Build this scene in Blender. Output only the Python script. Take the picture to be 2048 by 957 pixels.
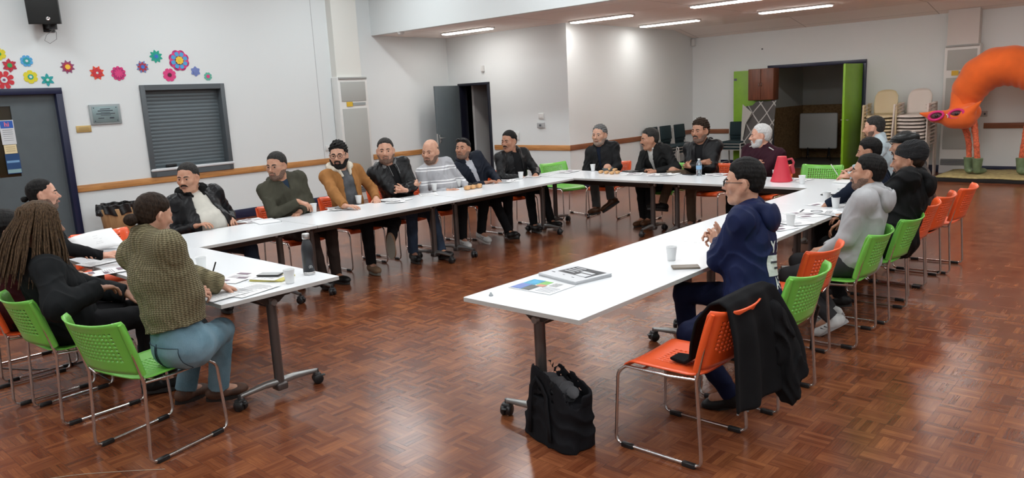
import bpy, bmesh, math, random
import numpy as np
from mathutils import Vector, Matrix, noise as mnoise
from mathutils.bvhtree import BVHTree
for o in list(bpy.data.objects): bpy.data.objects.remove(o)
SC = bpy.context.scene
COL = SC.collection
R_ = math.radians
PI = math.pi

# ------------------------------------------------------------------ camera
F_PX, EYE = 1500.03, Vector((0, 0, 1.80))
def cam_axes():
    yaw, pit, rol = (R_(a) for a in (-42.59994644, 10.70928609, -2.90199))
    f = Vector((math.sin(yaw)*math.cos(pit), math.cos(yaw)*math.cos(pit), -math.sin(pit)))
    r = Vector((math.cos(yaw), -math.sin(yaw), 0))
    u = r.cross(f)
    c, s = math.cos(rol), math.sin(rol)
    return c*r+s*u, -s*r+c*u, f
AX = cam_axes()
cam = bpy.data.cameras.new('camera'); cam.sensor_width = 36; cam.lens = F_PX/2048*36
cam.clip_start = .05; cam.clip_end = 100
camo = bpy.data.objects.new('camera', cam); COL.objects.link(camo)
m = Matrix.Identity(4)
for i in range(3):
    m[i][0], m[i][1], m[i][2] = AX[0][i], AX[1][i], -AX[2][i]
m.translation = EYE; camo.matrix_world = m
SC.camera = camo
def ray(u, v):
    return AX[0]*((u-1024)/F_PX) + AX[1]*(-(v-478.5)/F_PX) + AX[2]
def at(u, v, x=None, y=None, z=None):
    """the point of a plane of the room (x=, y= or z=) that a pixel shows"""
    d = ray(u, v)
    if x is not None: t = (x-EYE.x)/d.x
    elif y is not None: t = (y-EYE.y)/d.y
    else: t = (z-EYE.z)/d.z
    return EYE + d*t

# ------------------------------------------------------------------ light and exposure
SC.view_settings.view_transform = 'Standard'; SC.view_settings.look = 'None'
SC.view_settings.gamma = 1; SC.view_settings.use_curve_mapping = False
SC.view_settings.exposure = 0.0
W = bpy.data.worlds.new('world'); SC.world = W; W.use_nodes = True
W.node_tree.nodes['Background'].inputs[0].default_value = (.02, .025, .035, 1)
W.node_tree.nodes['Background'].inputs[1].default_value = 1
HALL_W = 33
LOW_W = 3
HALL_COL = (.90, .975, 1.0)
LOW_COL = (1.0, .955, .91)
HALL_Z, LOW_Z = 4.25, 3.08

# ------------------------------------------------------------------ node helpers
class NT:
    def __init__(s, name):
        s.m = bpy.data.materials.new(name); s.m.use_nodes = True
        s.t = s.m.node_tree; s.t.nodes.clear()
        s.out = s.t.nodes.new('ShaderNodeOutputMaterial')
        s.b = s.t.nodes.new('ShaderNodeBsdfPrincipled'); s.l(s.b.outputs[0], s.out.inputs[0])
    def l(s, a, b): s.t.links.new(a, b)
    def n(s, typ, **kw):
        nd = s.t.nodes.new(typ)
        for k, v in kw.items(): setattr(nd, k, v)
        return nd
    def put(s, sock, v):
        if hasattr(v, 'is_linked'): s.l(v, sock)
        elif v is not None:
            if isinstance(v, (tuple, list)) and len(v) == 3 and sock.type == 'RGBA': v = (*v, 1)
            sock.default_value = v
    def math(s, op, a, b=None, c=None):
        nd = s.n('ShaderNodeMath', operation=op)
        for i, v in enumerate((a, b, c)):
            if v is not None: s.put(nd.inputs[i], v)
        return nd.outputs[0]
    def mix(s, f, a, b, mode='MIX'):
        nd = s.n('ShaderNodeMix', data_type='RGBA', blend_type=mode)
        s.put(nd.inputs[0], f); s.put(nd.inputs[6], a); s.put(nd.inputs[7], b)
        return nd.outputs[2]
    def coord(s, kind='Object'): return s.n('ShaderNodeTexCoord').outputs[kind]
    def map(s, v, sc=(1, 1, 1), rot=(0, 0, 0), loc=(0, 0, 0)):
        nd = s.n('ShaderNodeMapping'); s.l(v, nd.inputs[0])
        nd.inputs['Scale'].default_value = sc; nd.inputs['Rotation'].default_value = rot; nd.inputs['Location'].default_value = loc
        return nd.outputs[0]
    def noise(s, v, sc, det=3, rough=.5, dist=0):
        nd = s.n('ShaderNodeTexNoise'); s.l(v, nd.inputs['Vector'])
        nd.inputs['Scale'].default_value = sc; nd.inputs['Detail'].default_value = det
        nd.inputs['Roughness'].default_value = rough; nd.inputs['Distortion'].default_value = dist
        return nd.outputs[0]
    def ramp(s, f, stops):
        nd = s.n('ShaderNodeValToRGB'); s.put(nd.inputs[0], f)
        e = nd.color_ramp.elements
        while len(e) < len(stops): e.new(.5)
        for k, (p, c) in enumerate(stops):
            e[k].position = p; e[k].color = (*c, 1) if len(c) == 3 else c
        return nd.outputs[0]
    def bump(s, h, st=.2, dist=.01):
        nd = s.n('ShaderNodeBump'); nd.inputs['Strength'].default_value = st; nd.inputs['Distance'].default_value = dist
        s.put(nd.inputs['Height'], h); s.l(nd.outputs[0], s.b.inputs['Normal'])
    def sep(s, v):
        nd = s.n('ShaderNodeSeparateXYZ'); s.l(v, nd.inputs[0]); return nd.outputs
    def comb(s, x, y, z):
        nd = s.n('ShaderNodeCombineXYZ')
        for i, q in enumerate((x, y, z)): s.put(nd.inputs[i], q)
        return nd.outputs[0]
MC = {}
def srgb(h):
    """hex colour as seen -> linear"""
    h = h.lstrip('#'); c = [int(h[i:i+2], 16)/255 for i in (0, 2, 4)]
    return tuple(x/12.92 if x <= .04045 else ((x+.055)/1.055)**2.4 for x in c)
def mat(name, col, rough=.5, metal=0, nsc=0, nvar=.0, bsc=0, bst=.2, bd=.004, coat=0, emit=None, es=1, trans=0, alpha=1, spec=.5, sheen=0):
    if name in MC: return MC[name]
    if isinstance(col, str): col = srgb(col)
    t = NT(name); b = t.b
    b.inputs['Roughness'].default_value = rough; b.inputs['Metallic'].default_value = metal
    b.inputs['Specular IOR Level'].default_value = spec
    b.inputs['Coat Weight'].default_value = coat; b.inputs['Sheen Weight'].default_value = sheen
    b.inputs['Transmission Weight'].default_value = trans; b.inputs['Alpha'].default_value = alpha
    co = t.coord()
    n1 = t.noise(co, nsc or 6, 4)
    dark = tuple(c*(1-nvar) for c in col); lite = tuple(min(1, c*(1+nvar)) for c in col)
    t.l(t.ramp(n1, [(.3, dark), (.7, lite)]), b.inputs['Base Color'])
    if bsc: t.bump(t.noise(co, bsc, 3), bst, bd)
    if emit:
        b.inputs['Emission Color'].default_value = (*emit, 1); b.inputs['Emission Strength'].default_value = es
    MC[name] = t.m
    return t.m

# ------------------------------------------------------------------ mesh helpers
def link(name, me, m=None, parent=None, loc=None, rot=None):
    o = bpy.data.objects.new(name, me); COL.objects.link(o)
    if m is not None and me is not None:
        ms = m if isinstance(m, (list, tuple)) else [m]
        me.materials.clear()
        for q in ms: me.materials.append(q)
    if parent: o.parent = parent
    if loc is not None: o.location = loc
    if rot is not None: o.rotation_euler = rot
    return o
def empty(name, loc=(0, 0, 0), rz=0):
    o = bpy.data.objects.new(name, None); COL.objects.link(o); o.location = loc; o.rotation_euler = (0, 0, rz)
    o.empty_display_size = .1
    return o
def tag(o, label=None, cat=None, group=None, kind=None):
    if label: o['label'] = label
    if cat: o['category'] = cat
    if group: o['group'] = group
    if kind: o['kind'] = kind
    return o
class MB:
    """collects shapes; build() links them as ONE mesh object"""
    def __init__(s): s.v = []; s.f = []; s.mi = []; s.sm = []
    def add(s, vs, fs, mi=0, smooth=False):
        n = len(s.v); s.v += [tuple(v) for v in vs]
        s.f += [tuple(i+n for i in f) for f in fs]; s.mi += [mi]*len(fs); s.sm += [smooth]*len(fs)
        return s
    def box(s, c, size, rot=None, mi=0, bev=0):
        c = Vector(c); hx, hy, hz = (q/2 for q in size)
        M = rot if rot is not None else Matrix.Identity(3)
        if bev <= 0:
            vs = [c+M@Vector((x*hx, y*hy, z*hz)) for x in (-1, 1) for y in (-1, 1) for z in (-1, 1)]
            s.add(vs, [(0, 1, 3, 2), (4, 6, 7, 5), (0, 4, 5, 1), (2, 3, 7, 6), (0, 2, 6, 4), (1, 5, 7, 3)], mi)
        else:
            b = bmesh.new(); bmesh.ops.create_cube(b, size=1)
            for v in b.verts: v.co = Vector((v.co.x*2*hx, v.co.y*2*hy, v.co.z*2*hz))
            bmesh.ops.bevel(b, geom=list(b.edges), offset=bev, segments=2, profile=.5, affect='EDGES', clamp_overlap=True)
            b.verts.ensure_lookup_table(); b.verts.index_update()
            s.add([c+M@v.co for v in b.verts], [[v.index for v in f.verts] for f in b.faces], mi, True)
            b.free()
        return s
    def prism(s, pts, axis, a, b, mi=0):
        """outline (2D) extruded along axis from a to b"""
        def P(p, q): return {'x': (q, p[0], p[1]), 'y': (p[0], q, p[1]), 'z': (p[0], p[1], q)}[axis]
        n = len(pts)
        s.add([P(p, a) for p in pts]+[P(p, b) for p in pts],
              [tuple(range(n))[::-1], tuple(range(n, 2*n))]+[(i, (i+1) % n, n+(i+1) % n, n+i) for i in range(n)], mi)
        return s
    def tube(s, pts, r, seg=10, mi=0, cap=True, closed=False):
        pts = [Vector(p) for p in pts]; n = len(pts)
        rs = r if isinstance(r, (list, tuple)) else [r]*n
        vs = []; up = None
        for i, p in enumerate(pts):
            a = pts[(i-1) % n] if (i or closed) else pts[0]
            b = pts[(i+1) % n] if (i < n-1 or closed) else pts[-1]
            t = (b-a).normalized()
            if up is None:
                up = Vector((0, 0, 1)) if abs(t.z) < .9 else Vector((1, 0, 0))
            x = up.cross(t)
            if x.length < 1e-4: x = Vector((1, .3, 0)).cross(t)
            x.normalize(); y = t.cross(x); up = y
            for k in range(seg):
                an = 2*PI*k/seg; vs.append(p+(x*math.cos(an)+y*math.sin(an))*rs[i])
        fs = []
        for i in range(n if closed else n-1):
            j = (i+1) % n
            for k in range(seg):
                fs.append((i*seg+k, i*seg+(k+1) % seg, j*seg+(k+1) % seg, j*seg+k))
        s.add(vs, fs, mi, True)
        if cap and not closed:
            s.add([vs[k] for k in range(seg)], [tuple(range(seg))[::-1]], mi)
            s.add([vs[(n-1)*seg+k] for k in range(seg)], [tuple(range(seg))], mi)
        return s
    def lathe(s, prof, c=(0, 0, 0), seg=24, mi=0, axis=None, smooth=True):
        """prof: (radius, height) list"""
        c = Vector(c); M = axis if axis is not None else Matrix.Identity(3)
        vs = []; fs = []
        for (r, h) in prof:
            for k in range(seg):
                a = 2*PI*k/seg; vs.append(c+M@Vector((r*math.cos(a), r*math.sin(a), h)))
        for i in range(len(prof)-1):
            for k in range(seg):
                fs.append((i*seg+k, i*seg+(k+1) % seg, (i+1)*seg+(k+1) % seg, (i+1)*seg+k))
        s.add(vs, fs, mi, smooth)
        for i, rev in ((0, True), (len(prof)-1, False)):
            if prof[i][0] > 1e-4:
                idx = [vs[i*seg+k] for k in range(seg)]
                s.add(idx, [tuple(range(seg))[::-1] if rev else tuple(range(seg))], mi)
        return s
    def mesh(s, name):
        me = bpy.data.meshes.new(name); me.from_pydata(s.v, [], s.f); me.validate()
        if len(me.polygons) == len(s.mi): me.polygons.foreach_set('use_smooth', s.sm)
        me.update(); return me
    def build(s, name, m, parent=None, loc=None, rot=None):
        me = s.mesh(name); o = link(name, me, m, parent, loc, rot)
        if any(s.mi) and len(me.polygons) == len(s.mi): me.polygons.foreach_set('material_index', s.mi)
        return o
def arc(c, r, a0, a1, n, ax1, ax2):
    c = Vector(c); ax1 = Vector(ax1); ax2 = Vector(ax2)
    return [c+ax1*(r*math.cos(a0+(a1-a0)*i/n))+ax2*(r*math.sin(a0+(a1-a0)*i/n)) for i in range(n+1)]
def fillet(pts, r, n=5):
    """round the inner corners of a polyline"""
    pts = [Vector(p) for p in pts]; out = [pts[0]]
    for i in range(1, len(pts)-1):
        a, b, c = pts[i-1], pts[i], pts[i+1]
        d1 = (a-b); d2 = (c-b); rr = min(r, d1.length*.49, d2.length*.49)
        p = b+d1.normalized()*rr; q = b+d2.normalized()*rr
        for k in range(n+1):
            t = k/n; out.append(p*(1-t)**2+b*2*t*(1-t)+q*t*t)
    out.append(pts[-1]); return out
def copy_tree(o, parent=None):
    c = o.copy(); COL.objects.link(c); c.parent = parent
    for ch in list(o.children): copy_tree(ch, c)
    return c
def struct(o, label=None):
    o['kind'] = 'structure'
    if label: o['label'] = label
    return o
def Rz(a): return Matrix.Rotation(a, 3, 'Z')
def text_mesh(txt, size, bold=False):
    cu = bpy.data.curves.new('t', 'FONT'); cu.body = txt; cu.size = size; cu.align_x = 'CENTER'; cu.align_y = 'CENTER'
    cu.resolution_u = 3
    if bold: cu.offset = size*.02
    ob = bpy.data.objects.new('t', cu); COL.objects.link(ob)
    dg = bpy.context.evaluated_depsgraph_get(); dg.update()
    me = bpy.data.meshes.new_from_object(ob.evaluated_get(dg))
    vs = [tuple(v.co) for v in me.vertices]; fs = [tuple(p.vertices) for p in me.polygons]
    bpy.data.objects.remove(ob); bpy.data.curves.remove(cu); bpy.data.meshes.remove(me)
    return vs, fs

# ------------------------------------------------------------------ room materials
def wall_mat(name, col):
    t = NT(name); co = t.coord()
    n = t.noise(co, 1.3, 3); f = t.noise(co, 60, 2)
    c = t.mix(t.math('MULTIPLY', n, .25), col, tuple(q*.93 for q in col))
    t.put(t.b.inputs['Base Color'], c); t.b.inputs['Roughness'].default_value = .55
    t.bump(f, .08, .002)
    return t.m
WALL = wall_mat('painted_wall', (.71, .745, .75))
def floor_mat():
    t = NT('mosaic_parquet'); co = t.coord(); x, y, z = t.sep(co)[:3]
    S = .155; NS = 5
    u = t.math('DIVIDE', x, S); v = t.math('DIVIDE', y, S)
    fu = t.math('FLOOR', u); fv = t.math('FLOOR', v)
    par = t.math('FLOORED_MODULO', t.math('ADD', fu, fv), 2)
    a = t.math('FRACT', u); b = t.math('FRACT', v)
    def sel(p, q): return t.math('ADD', t.math('MULTIPLY', p, par), t.math('MULTIPLY', q, t.math('SUBTRACT', 1, par)))
    across = t.math('MULTIPLY', sel(a, b), NS); along = sel(b, a)
    sid = t.math('FLOOR', across); fr = t.math('FRACT', across)
    wn = t.n('ShaderNodeTexWhiteNoise', noise_dimensions='3D'); t.l(t.comb(fu, fv, sid), wn.inputs['Vector'])
    wb = t.n('ShaderNodeTexWhiteNoise', noise_dimensions='2D'); t.l(t.comb(fu, fv, 0), wb.inputs['Vector'])
    gv = t.comb(t.math('ADD', t.math('MULTIPLY', sel(y, x), 9), t.math('MULTIPLY', wn.outputs[0], 37)), t.math('MULTIPLY', sel(x, y), 130), 0)
    grain = t.noise(gv, 1.0, 4, .6)
    big = t.noise(co, .55, 3); mid = t.noise(co, 3.5, 3)
    k = t.math('ADD', t.math('MULTIPLY', wn.outputs[0], .22), t.math('MULTIPLY', wb.outputs[0], .05))
    k = t.math('ADD', k, t.math('MULTIPLY', grain, .42)); k = t.math('ADD', k, t.math('MULTIPLY', mid, .44))
    k = t.math('SUBTRACT', k, .145)
    c = t.ramp(k, [(.0, (.045, .013, .007)), (.30, (.125, .034, .014)), (.52, (.225, .075, .030)), (.76, (.40, .145, .050)), (1, (.56, .25, .10))])
    gap = t.math('LESS_THAN', t.math('MINIMUM', fr, t.math('SUBTRACT', 1, fr)), .035)
    gap2 = t.math('LESS_THAN', t.math('MINIMUM', along, t.math('SUBTRACT', 1, along)), .009)
    g = t.math('MAXIMUM', t.math('MULTIPLY', gap, .35), t.math('MULTIPLY', gap2, .45))
    c = t.mix(g, c, (.04, .014, .008))
    t.put(t.b.inputs['Base Color'], c)
    sc = t.noise(t.map(co, (2, 26, 1), (0, 0, .6)), 2.0, 4, .7)
    r = t.math('ADD', t.math('MULTIPLY', big, .10), t.math('MULTIPLY', sc, .10))
    t.put(t.b.inputs['Roughness'], t.math('ADD', r, .125))
    t.b.inputs['Specular IOR Level'].default_value = .55
    h = t.math('ADD', t.math('MULTIPLY', wn.outputs[0], .5), t.math('MULTIPLY', t.noise(co, 14, 3), .9))
    h = t.math('SUBTRACT', h, t.math('MULTIPLY', g, .3))
    t.bump(h, .16, .004)
    return t.m
def wood_mat(name, c1, c2, axis=0, sc=1.0, rough=.4):
    t = NT(name); co = t.coord(); s = [14*sc]*3; s[axis] = 1.0*sc
    n = t.noise(t.map(co, tuple(s)), 2.2, 5, .6, .8)
    t.put(t.b.inputs['Base Color'], t.ramp(n, [(.3, c1), (.7, c2)])); t.b.inputs['Roughness'].default_value = rough
    t.bump(n, .05, .002)
    return t.m
FLOOR = floor_mat()
RAIL_Y = wood_mat('timber_rail_lengthwise', (.36, .15, .045), (.62, .30, .10), 1)
RAIL_X = wood_mat('timber_rail_crosswise', (.36, .15, .045), (.62, .30, .10), 0)
RAIL_D = wood_mat('dark_timber_rail', (.17, .06, .028), (.28, .11, .05), 1)
RAIL_DX = wood_mat('dark_timber_rail_crosswise', (.17, .06, .028), (.28, .11, .05), 0)
NAVY = mat('navy_trim_paint', (.009, .013, .045), .35, nvar=.1)
def ceiling_mat():
    t = NT('ceiling_tiles'); co = t.coord(); x, y, z = t.sep(co)[:3]
    fy = t.math('FRACT', t.math('DIVIDE', t.math('ADD', y, .4), 1.2)); fx = t.math('FRACT', t.math('DIVIDE', t.math('ADD', x, .05), 2.45))
    g = t.math('MAXIMUM', t.math('LESS_THAN', t.math('ABSOLUTE', t.math('SUBTRACT', fx, .5)), .003), t.math('LESS_THAN', t.math('ABSOLUTE', t.math('SUBTRACT', fy, .5)), .004))
    n = t.noise(co, 40, 3)
    t.put(t.b.inputs['Base Color'], t.mix(t.math('MULTIPLY', g, .6), t.mix(t.math('MULTIPLY', n, .2), (.90, .84, .80), (.84, .78, .74)), (.22, .18, .17)))
    t.b.inputs['Roughness'].default_value = .85
    return t.m
CEIL = ceiling_mat()

# ------------------------------------------------------------------ room shell
XL, YB, XA, YF = -12.0, 11.30, -8.78, 16.0      # left wall, wall with the door, alcove wall, far wall
YK, XR, YR = 9.33, 5.5, -5.0                     # bulkhead, right wall, rear wall
T = .16
b = MB(); b.box(((XL+XR)/2, (YR+20)/2, -.05), (XR-XL+6, 20-YR+2, .1)); struct(b.build('floor', FLOOR), 'glossy reddish brown mosaic parquet floor')
def wall_piece(mb, p0, p1, z0, z1, holes=(), th=T, side=1):
    """wall running p0->p1 with rectangular holes (s0,s1,z0,z1); thickness grows to the given side"""
    p0 = Vector((*p0, 0)); p1 = Vector((*p1, 0)); d = (p1-p0); L = d.length; d.normalize()
    nrm = Vector((-d.y, d.x, 0))*side
    ss = sorted({0, L}|{h[0] for h in holes}|{h[1] for h in holes}); zs = sorted({z0, z1}|{h[2] for h in holes}|{h[3] for h in holes})
    for i in range(len(ss)-1):
        for j in range(len(zs)-1):
            a, b_, c, e = ss[i], ss[i+1], zs[j], zs[j+1]
            m_s, m_z = (a+b_)/2, (c+e)/2
            if any(h[0] < m_s < h[1] and h[2] < m_z < h[3] for h in holes): continue
            ctr = p0+d*m_s+nrm*(th/2)+Vector((0, 0, m_z))
            ang = math.atan2(d.y, d.x)
            mb.box(ctr, (b_-a, th, e-c), Rz(ang))
# openings measured from the photograph
DL0, DL1, DLZ = 1.80, 3.77, 2.25          # grey door in the left wall (y0,y1,z1 outer frame)
SH0, SH1, SHZ0, SHZ1 = 4.85, 6.20, .85, 2.26   # roller shutter
DB0, DB1, DBZ = -11.70, -10.79, 2.13      # door in the back wall
DF0, DF1, DFZ = -6.95, -4.98, 2.18        # double doors in the far wall
mb = MB(); wall_piece(mb, (XL, YR-.3), (XL, YB), 0, 4.4, [(DL0-YR+.3, DL1-YR+.3, 0, DLZ), (SH0-YR+.3, SH1-YR+.3, SHZ0, SHZ1)])
struct(mb.build('wall_left', WALL))
mb = MB(); wall_piece(mb, (XL-T, YB), (XA, YB), 0, 3.4, [(DB0-XL+T, DB1-XL+T, 0, DBZ)]); struct(mb.build('wall_back', WALL))
mb = MB(); wall_piece(mb, (XA, YB+T), (XA, YF+T), 0, 3.4); struct(mb.build('wall_alcove', WALL))
mb = MB(); wall_piece(mb, (XA, YF), (XR, YF), 0, 3.4, [(DF0-XA, DF1-XA, 0, DFZ)]); struct(mb.build('wall_far', WALL))
mb = MB(); wall_piece(mb, (XR, YR-.3), (XR, YF+.3), 0, 4.6, side=-1); struct(mb.build('wall_right', WALL))
mb = MB(); wall_piece(mb, (XL-T, YR), (XR+T, YR), 0, 4.6, side=-1); struct(mb.build('wall_rear', WALL))
# bulkhead where the hall ceiling drops, then the low ceiling with its slope down to the far wall
mb = MB(); mb.box(((XL+XR)/2, YK+.06, 3.73), (XR-XL, .12, 1.26)); struct(mb.build('bulkhead', WALL), 'white bulkhead over the start of the low ceiling')
mb = MB()
prof = [(YK+.121, 3.102), (15.15, 3.08), (YF-.001, 2.915), (YF-.001, 3.2), (YK+.121, 3.2)]
mb.prism([(p[0], p[1]) for p in prof], 'x', XL-.2, XR+.1); struct(mb.build('ceiling_low', CEIL), 'low tiled ceiling beyond the bulkhead')
mb = MB(); mb.box(((XL+XR)/2, (YR+YK)/2, 4.4), (XR-XL+.3, YK-YR+.3, .14)); struct(mb.build('ceiling_hall', CEIL), 'white ceiling of the tall hall')
# timber dado rails
def rail(name, p0, p1, zc, h=.10, m=RAIL_Y, t=.022):
    p0 = Vector((*p0, zc)); p1 = Vector((*p1, zc)); d = p1-p0
    mb = MB(); mb.box((p0+p1)/2, (d.length, t, h), Rz(math.atan2(d.y, d.x)), bev=.004)
    return struct(mb.build(name, m))
rail('trim_1', (XL+.011, DL1), (XL+.011, SH0+3.35), .80)
rail('trim_2', (XL+.011, 9.14), (XL+.011, YB), .775)
rail('trim_3', (DB1+.06, YB-.011), (XA+.02, YB-.011), .80, m=RAIL_X)
rail('trim_4', (XA+.011, YB-.02), (XA+.011, YF), .80, m=RAIL_D)
rail('trim_5', (XA, YF-.011), (DF0-.07, YF-.011), .80, m=RAIL_DX)
rail('trim_6', (-2.9, YF-.011), (XR, YF-.011), .86, m=RAIL_DX)
# navy skirtings
def skirt(name, p0, p1, h=.15):
    p0 = Vector((*p0, h/2)); p1 = Vector((*p1, h/2)); d = p1-p0
    mb = MB(); mb.box((p0+p1)/2, (d.length, .02, h), Rz(math.atan2(d.y, d.x)), bev=.003); return struct(mb.build(name, NAVY))
skirt('baseboard_left', (XL+.01, DL1+.01), (XL+.01, 8.40)); skirt('baseboard_left_beyond', (XL+.01, 9.14), (XL+.01, YB))
skirt('baseboard_back', (DB1+.07, YB-.01), (XA, YB-.01)); skirt('baseboard_alcove', (XA+.01, YB), (XA+.01, YF))
skirt('baseboard_far', (XA, YF-.01), (DF0-.07, YF-.01)); skirt('baseboard_far_right', (DF1+.07, YF-.01), (XR, YF-.01), .13)
# fine vertical joint in the left wall beside the pillar
mb = MB(); mb.box((XL+.002, 8.02, 2.2), (.004, .008, 4.2)); struct(mb.build('trim_7', mat('joint_shadow_gap', (.45, .46, .47), .7)))

# ------------------------------------------------------------------ luminaires
LENS = mat('luminaire_diffuser', (.9, .9, .9), .5, emit=(1, .955, .91), es=29)
LENS_H = mat('hall_luminaire_diffuser', (.9, .9, .9), .5, emit=(.95, .99, 1), es=7)
CASE = mat('luminaire_case', (.78, .78, .77), .5)
def luminaire(loc, lx, ly, watts, col, lens, label, group):
    e = empty('ceiling_light', loc)
    tag(e, label, 'ceiling light', group)
    mb = MB(); mb.box((0, 0, .018), (lx+.05, ly+.05, .036), bev=.004); mb.build('housing', CASE, e)
    mb = MB(); mb.box((0, 0, -.008), (lx, ly, .016), bev=.005); mb.build('diffuser', lens, e)
    L = bpy.data.lights.new('lamp', 'AREA'); L.shape = 'RECTANGLE'; L.size = lx; L.size_y = ly; L.energy = watts; L.color = col
    lo = bpy.data.objects.new('lamp', L); COL.objects.link(lo); lo.parent = e; lo.location = (0, 0, -.03)
    return e
for (x, y, z, lab) in ((-10.5, 10.45, 3.075, 'long ceiling light nearest the bulkhead, over the open grey door'),
                    (-7.95, 11.24, 3.07, 'long ceiling light above the corner of the back wall'),
                    (-7.85, 13.38, 3.06, 'smaller looking ceiling light close to the alcove wall'),
                    (-5.55, 11.25, 3.07, 'ceiling light cut off by the top edge of the photo'),
                    (-5.4, 13.45, 3.06, 'ceiling light furthest right, in front of the storeroom doors')):
    luminaire((x, y, z), 1.24, .15, LOW_W, LOW_COL, LENS, lab, 'strip lights in the low ceiling')
for (x, y) in ((-3.1, 11.25), (-2.95, 13.45), (-.6, 11.25), (-.5, 13.45), (2, 12.4)):
    luminaire((x, y, 3.07), 1.24, .15, LOW_W, LOW_COL, LENS, 'strip light of the low ceiling outside the top of the photo', 'strip lights in the low ceiling out of view')
for y in (8.0, 5.4, 2.8, .2, -2.6):
    for x in (-10.2, -7.0, -3.8, -.6, 2.8):
        luminaire((x, y, 4.29), 1.2, .28, HALL_W, HALL_COL, LENS_H, 'ceiling light of the tall hall above the photo', 'luminaires of the tall hall out of view')

# ================================================================== doors, shutter, heaters
DGREY = mat('grey_door_paint', (.085, .105, .115), .45, nvar=.05)
MGREY = mat('grey_frame_metal', (.085, .10, .11), .4)
WHITEP = mat('white_powder_coat', (.72, .73, .73), .4)
STEEL = mat('brushed_steel', (.6, .6, .6), .3, metal=1)
BLACKP = mat('black_plastic', (.012, .012, .013), .4)
def frame3(mb, axis, fixed, a0, a1, z1, w=.07, d=.2, cx=0):
    """three sided door frame; axis = direction along the wall"""
    def bx(a, b_, z0, z1_):
        c = ((a+b_)/2, (z0+z1_)/2); s = (b_-a, z1_-z0)
        if axis == 'y': mb.box((fixed+cx, c[0], c[1]), (d, s[0], s[1]), bev=.004)
        else: mb.box((c[0], fixed+cx, c[1]), (s[0], d, s[1]), bev=.004)
    bx(a0, a0+w, 0, z1-w); bx(a1-w, a1, 0, z1-w); bx(a0, a1, z1-w, z1)
# left wall door
mb = MB(); frame3(mb, 'y', XL, DL0, DL1, DLZ, .085, .24, -.07); d1 = struct(mb.build('door_1', NAVY), 'navy frame of the grey double door at the left')
for (ya, yb) in ((DL0+.085, 2.72), (2.73, DL1-.085)):
    mb = MB(); y0, y1 = ya, yb; xx = XL-.075
    if y1 > 3: v0, v1 = 2.87, 3.13
    else: v0, v1 = y1-.38, y1-.12
    zt, zb = 2.02, 1.06
    for bx in (((y0+v0)/2, 1.09, v0-y0, 2.18-.02), ((v1+y1)/2, 1.09, y1-v1, 2.16)):
        mb.box((xx, bx[0], bx[1]), (.045, bx[2], bx[3]))
    mb.box((xx, (v0+v1)/2, zb/2+.005), (.045, v1-v0, zb-.01)); mb.box((xx, (v0+v1)/2, (zt+2.17)/2), (.045, v1-v0, 2.17-zt))
    lf = mb.build('door_leaf', DGREY, d1)
    mb = MB(); mb.box((xx-.005, (v0+v1)/2, (zt+zb)/2), (.008, v1-v0, zt-zb)); mb.build('vision_pane', mat('dim_glass', (.03, .022, .012), .08), lf)
    mb = MB(); mb.box((xx+.024, y1-.01, 1.0), (.006, .04, 1.9)); mb.build('edge_strip', MGREY, lf)
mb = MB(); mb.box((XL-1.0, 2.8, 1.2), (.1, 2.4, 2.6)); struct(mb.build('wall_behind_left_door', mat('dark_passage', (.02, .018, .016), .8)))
# posters on the vision pane
def flat(name, c, sx, sy, m, normal='x', th=.002, parent=None, rz=0):
    mb = MB()
    if normal == 'x': mb.box(c, (th, sx, sy))
    elif normal == 'y': mb.box(c, (sx, th, sy))
    else: mb.box((0, 0, 0), (sx, sy, th)); return mb.build(name, m, parent, c, (0, 0, rz))
    return mb.build(name, m, parent)
def text_on(name, txt, c, size, m, normal='x', parent=None, bold=True, th=.001):
    vs, fs = text_mesh(txt, size, bold)
    if normal == 'x': vs = [(c[0]+th, c[1]+v[0], c[2]+v[1]) for v in vs]      # reads from +x, u along +y
    elif normal == '-y': vs = [(c[0]+v[0], c[1]-th, c[2]+v[1]) for v in vs]
    mb = MB(); mb.add(vs, fs); return mb.build(name, m, parent)
PX = XL-.048
p = flat('poster', (PX, 3.05, 1.67), .17, .33, mat('poster_paper', (.62, .64, .66), .5)); tag(p, 'white information poster headed by a blue square, on the grey door at the left edge', 'poster')
q = flat('header', (PX+.0015, 3.05, 1.775), .15, .10, mat('poster_blue', (.02, .10, .42), .5), parent=p, th=.002)
text_on('lettering', 'hi', (PX+.003, 3.05, 1.775), .085, mat('poster_pink', (.75, .16, .22), .5), parent=p)
for k in range(6):
    flat('text_line', (PX+.0015, 3.05, 1.70-.028*k), .12, .008 if k < 3 else .005, mat('grey_print', (.25, .26, .28), .6), parent=p, th=.002)
p = flat('notice', (PX, 3.05, 1.44), .15, .12, mat('cream_paper', (.72, .60, .36), .6)); tag(p, 'small cream coloured notice under the white poster on the grey door', 'notice')
for k in range(3): flat('text_line', (PX+.0015, 3.05, 1.47-.027*k), .11, .005, mat('brown_print', (.25, .18, .08), .6), parent=p, th=.002)
p = flat('poster', (PX, 3.055, 1.24), .17, .27, mat('blue_poster_paper', (.015, .06, .17), .4)); tag(p, 'dark blue poster lowest on the grey door at the left edge', 'poster')
flat('band', (PX+.0015, 3.055, 1.27), .15, .03, mat('pale_blue_print', (.16, .33, .55), .5), parent=p, th=.002)
flat('band', (PX+.0015, 3.055, 1.14), .16, .05, mat('pale_teal_print', (.22, .36, .38), .5), parent=p, th=.002)

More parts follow.
